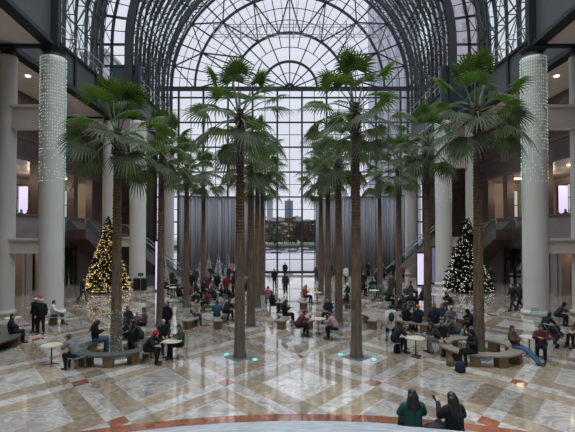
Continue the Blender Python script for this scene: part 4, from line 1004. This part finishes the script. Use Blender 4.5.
pp('person in dark jacket and jeans walking left past the nearest right column', 'walk', 511, 284, 100, BK, NV)
pp('person in black walking close behind by the nearest right column', 'walk', 518, 283, 95, CH_, BK, 'long')
pp('person in black sitting left of the stroller', 'lean', 549, 312, -80, BK, BK)
pp('person in black leaning far forward over the stroller', 'lean', 563, 302, -110, CH_, BK, 'hood', BK)
pp('person in dark coat at the right edge of the picture', 'sit', 577, 316, 100, BR, BK)
pp('person in black standing before the white lit christmas tree', 'stand', 483, 266, 180, BK, BK)
pp('person in dark coat standing right of the white lit christmas tree', 'stand', 490, 267, 160, CH_, BK)
for px, yt, po, c, fc, hr, d in ((358,276,'sit',DG,60,'short','dark grey sitting right beside the inner right front trunk'),(363,272,'stand',BK,150,'short','black standing behind the right group table'),(377,270,'stand',CH_,200,'long','black with long hair standing behind the right group table'),(391,275,'stand',OL,170,'short','olive standing at the back of the right group'),
    (396,277,'stand',BK,100,'short','black standing between the two right groups'),(411,281,'sit',BR,-90,'short','brown sitting beside the third row outer right palm'),(411,292,'sit',BK,-20,'long','black with long hair sitting low left of the second row palm'),(441,303,'sit',DG,160,'short','dark grey sitting right of the second row outer right palm')):
    pp('person in '+d, po, px, yt, fc, c, BK, hr, 'k')
# --- gallery people
for i, (s, dy, c, d) in enumerate(((-1,34.7,BK,'black, left gallery, nearest'),(-1,35.7,DG,'grey, left gallery, middle one'),(-1,36.6,BK,'black, left gallery, farthest one'),(1,34.2,MR,'maroon, right gallery, nearest'),(1,35.2,BK,'black, right gallery, middle one'),(1,36.2,BR,'brown, right gallery, farthest one'))):
    person('person in %s behind the parapet' % d, 'stand', (s*(WX+1.05), dy, 5.2), 90*s, c, BK, 'short', group='people in the galleries')

# tables and loose chairs
table(53, 344, 'before the grey hoodie at lower left'); table(14, 317, 'behind the dark topped left bench'); table(173, 340, 'between red hood and olive jacket')
table(415, 337, 'with snacks between two people in black at right'); table(318, 318, 'between the maroon and dusty pink tops'); table(174.5, 287, 'in the far left group')
table(218, 292, 'in the crowded left group'); table(374, 290, 'in the right group before the curtain'); table(403, 299, 'in the busy group behind the backpack wearer'); table(317, 292, 'beside the blond haired person')
table(136, 314, 'behind the left ring bench'); table(528, 336, 'between the jeans wearer and maroon jacket'); table(433, 294, 'left of the lone long haired person')
for px, py, a, d in ((34,330,170,'empty green chair beside the santa hats'), (511,349,20,'empty green chair behind the right ring bench'), (531,322,0,'empty green chair against the nearest right column'), (543,324,40,'empty green chair right of the nearest right column'), (64,326,-40,'empty green chair right of the white jacket'), (340,282,30,'empty chair before the right curtain'), (322,279,-60,'empty chair near the centre window view')):
    x, y = FL(px, py); chair(x, y, math.radians(a), d)
# bags, bins, stroller, screens
def bag(px, py, c, label, s=1, name='bag'):
    x, y = FL(px, py); b = empty(name, (x, y, 0), rnd.uniform(-.6, .6), label, 'bag')
    MB().lathe([(.16*s,0),(.21*s,.06*s),(.20*s,.28*s),(.13*s,.42*s),(.05*s,.44*s)], 14).build('bag_body', cmat(c), b, smooth=True)
    MB().tube([(-.09*s,0,.42*s),(-.07*s,0,.54*s),(.07*s,0,.54*s),(.09*s,0,.42*s)], .012, 6).build('strap', cmat(c), b)
bag(459, 371, (.012,.02,.04), 'blue black bag at the feet of the hooded bench sitter', .85, 'tote_bag'); bag(449, 365, TN, 'tan bag on the floor right of the beige trousers', .7, 'tote_bag')
bag(54, 324, (.28,.14,.07), 'brown carrier bag in front of the white jacket', 1.1, 'tote_bag'); bag(397, 352, BK, 'black bag on the floor by the right cafe table', .8, 'tote_bag')
bag(347, 308, (.20,.06,.04), 'reddish bag by the inner right palm trunk', .9, 'tote_bag')
for px, d in ((137,'left black bin before the left mint lit column'), (144,'right black bin before the left mint lit column')):
    x, y = FL(px, 290); t = empty('litter_bin', (x, y, 0), 0, d, 'bin')
    MB().lathe([(.27,0),(.30,.05),(.30,.85),(.28,.95)], 20).build('bin_body', M_black, t); MB().lathe([(.31,.95),(.31,1.02),(.12,1.1)], 20).build('lid', M_dark, t)
x, y = FL(150.5, 287.5); q = MB(); q.box(-.35,.35,-.02,.02,.15,1.0)
for sx in (-.35,.35): q.bar((sx,0,0), (sx,0,1.05), .04)
tag(q.build('notice_stand', M_fascia, loc=(x, y, 0)), 'low grey notice stand right of the black bins', 'stand')
x, y = FL(141, 295); sg = empty('sign_post', (x, y, 0), 0, 'thin metal sign post before the black bins', 'sign'); MB().lathe([(.2,0),(.2,.03),(.02,.05),(.02,1.5)], 12).build('post', M_rail, sg); MB().box(-.22,.22,-.02,.02,1.5,1.78).build('sign_panel', M_fascia, sg)
def screen(px, py, w_, h_, label, M_screen=M_screen):
    x, y = FL(px, py); t = empty('display_screen', (x, y, 0), 0, label, 'screen')
    MB().box(-w_/2-.06, w_/2+.06, -.07,.07, 0, h_+.3).build('housing', M_black, t); MB().box(-w_/2, w_/2, -.085,-.07, .15, h_+.15).build('screen_panel', M_screen, t)
screen(158, 291, .35, 4.1, 'narrow tall lavender lit screen beside the second left palm')
screen(421.5, 286, .85, 2.9, 'broad lavender lit screen beside the second right palm'); screen(434, 284, .5, 3.4, 'dim blue tall screen between palm and right mint column', mat('dim blue screen', (.05,.06,.10), .3, emis=(.45,.42,.75), estr=.22)) 
for s, yy, nm in ((-1, 40.0, 'left'), (1, 39.3, 'right')):
    t = empty('gallery_screen', (s*(WX+3.5), yy, 5.2), 0, 'upright violet lit screen in the %s gallery' % nm, 'screen')
    MB().box(-.48,.48,.0,.1,0,4.2).build('housing', M_black, t); MB().box(-.42,.42,-.02,0,1.4,4.1).build('screen_panel', M_screen, t)
# stroller
x, y = FL(554, 346); s_ = empty('stroller', (x, y, 0), math.radians(-60), 'dark pushchair among the seated people at the right edge', 'stroller')
MB().cap((0,0,.55), (0,.25,.5), .22, .2, 14, sx=1, sy=.9).build('seat', cmat(DG), s_, smooth=True); MB().ell((0,-.1,.78), (.24,.26,.2)).build('hood', cmat(BK), s_, smooth=True)
q = MB()
for sx in (-.22,.22): q.tube([(sx,.42,.12),(sx,0,.5),(sx,-.5,1.0)], .014, 6); q.tube([(sx,-.3,.12),(sx,.05,.5)], .014, 6)
q.tube([(-.22,-.5,1.0),(.22,-.5,1.0)], .018, 6); q.build('chassis', M_rail, s_)
for sx in (-.24,.24):
    for sy in (-.3,.42): MB().tube([(sx-.02,sy,.12),(sx+.02,sy,.12)], .12, 14).build('wheel', M_black, s_)
# downlights in the soffits
k = 0
for s, nm in ((-1,'left'),(1,'right')):
    for xx, yy, ww in ((18.8,30.5,'nearest'),(19.6,36,'middle'),(18.6,45,'farthest')):
        k += 1; tag(MB().lathe([(.14,-.03),(.16,0),(.16,.03)], 14).build('downlight', M_lampw, loc=(s*xx, yy, 16.09)), 'small round downlight in the %s aisle soffit, %s one' % (nm, ww), 'light')
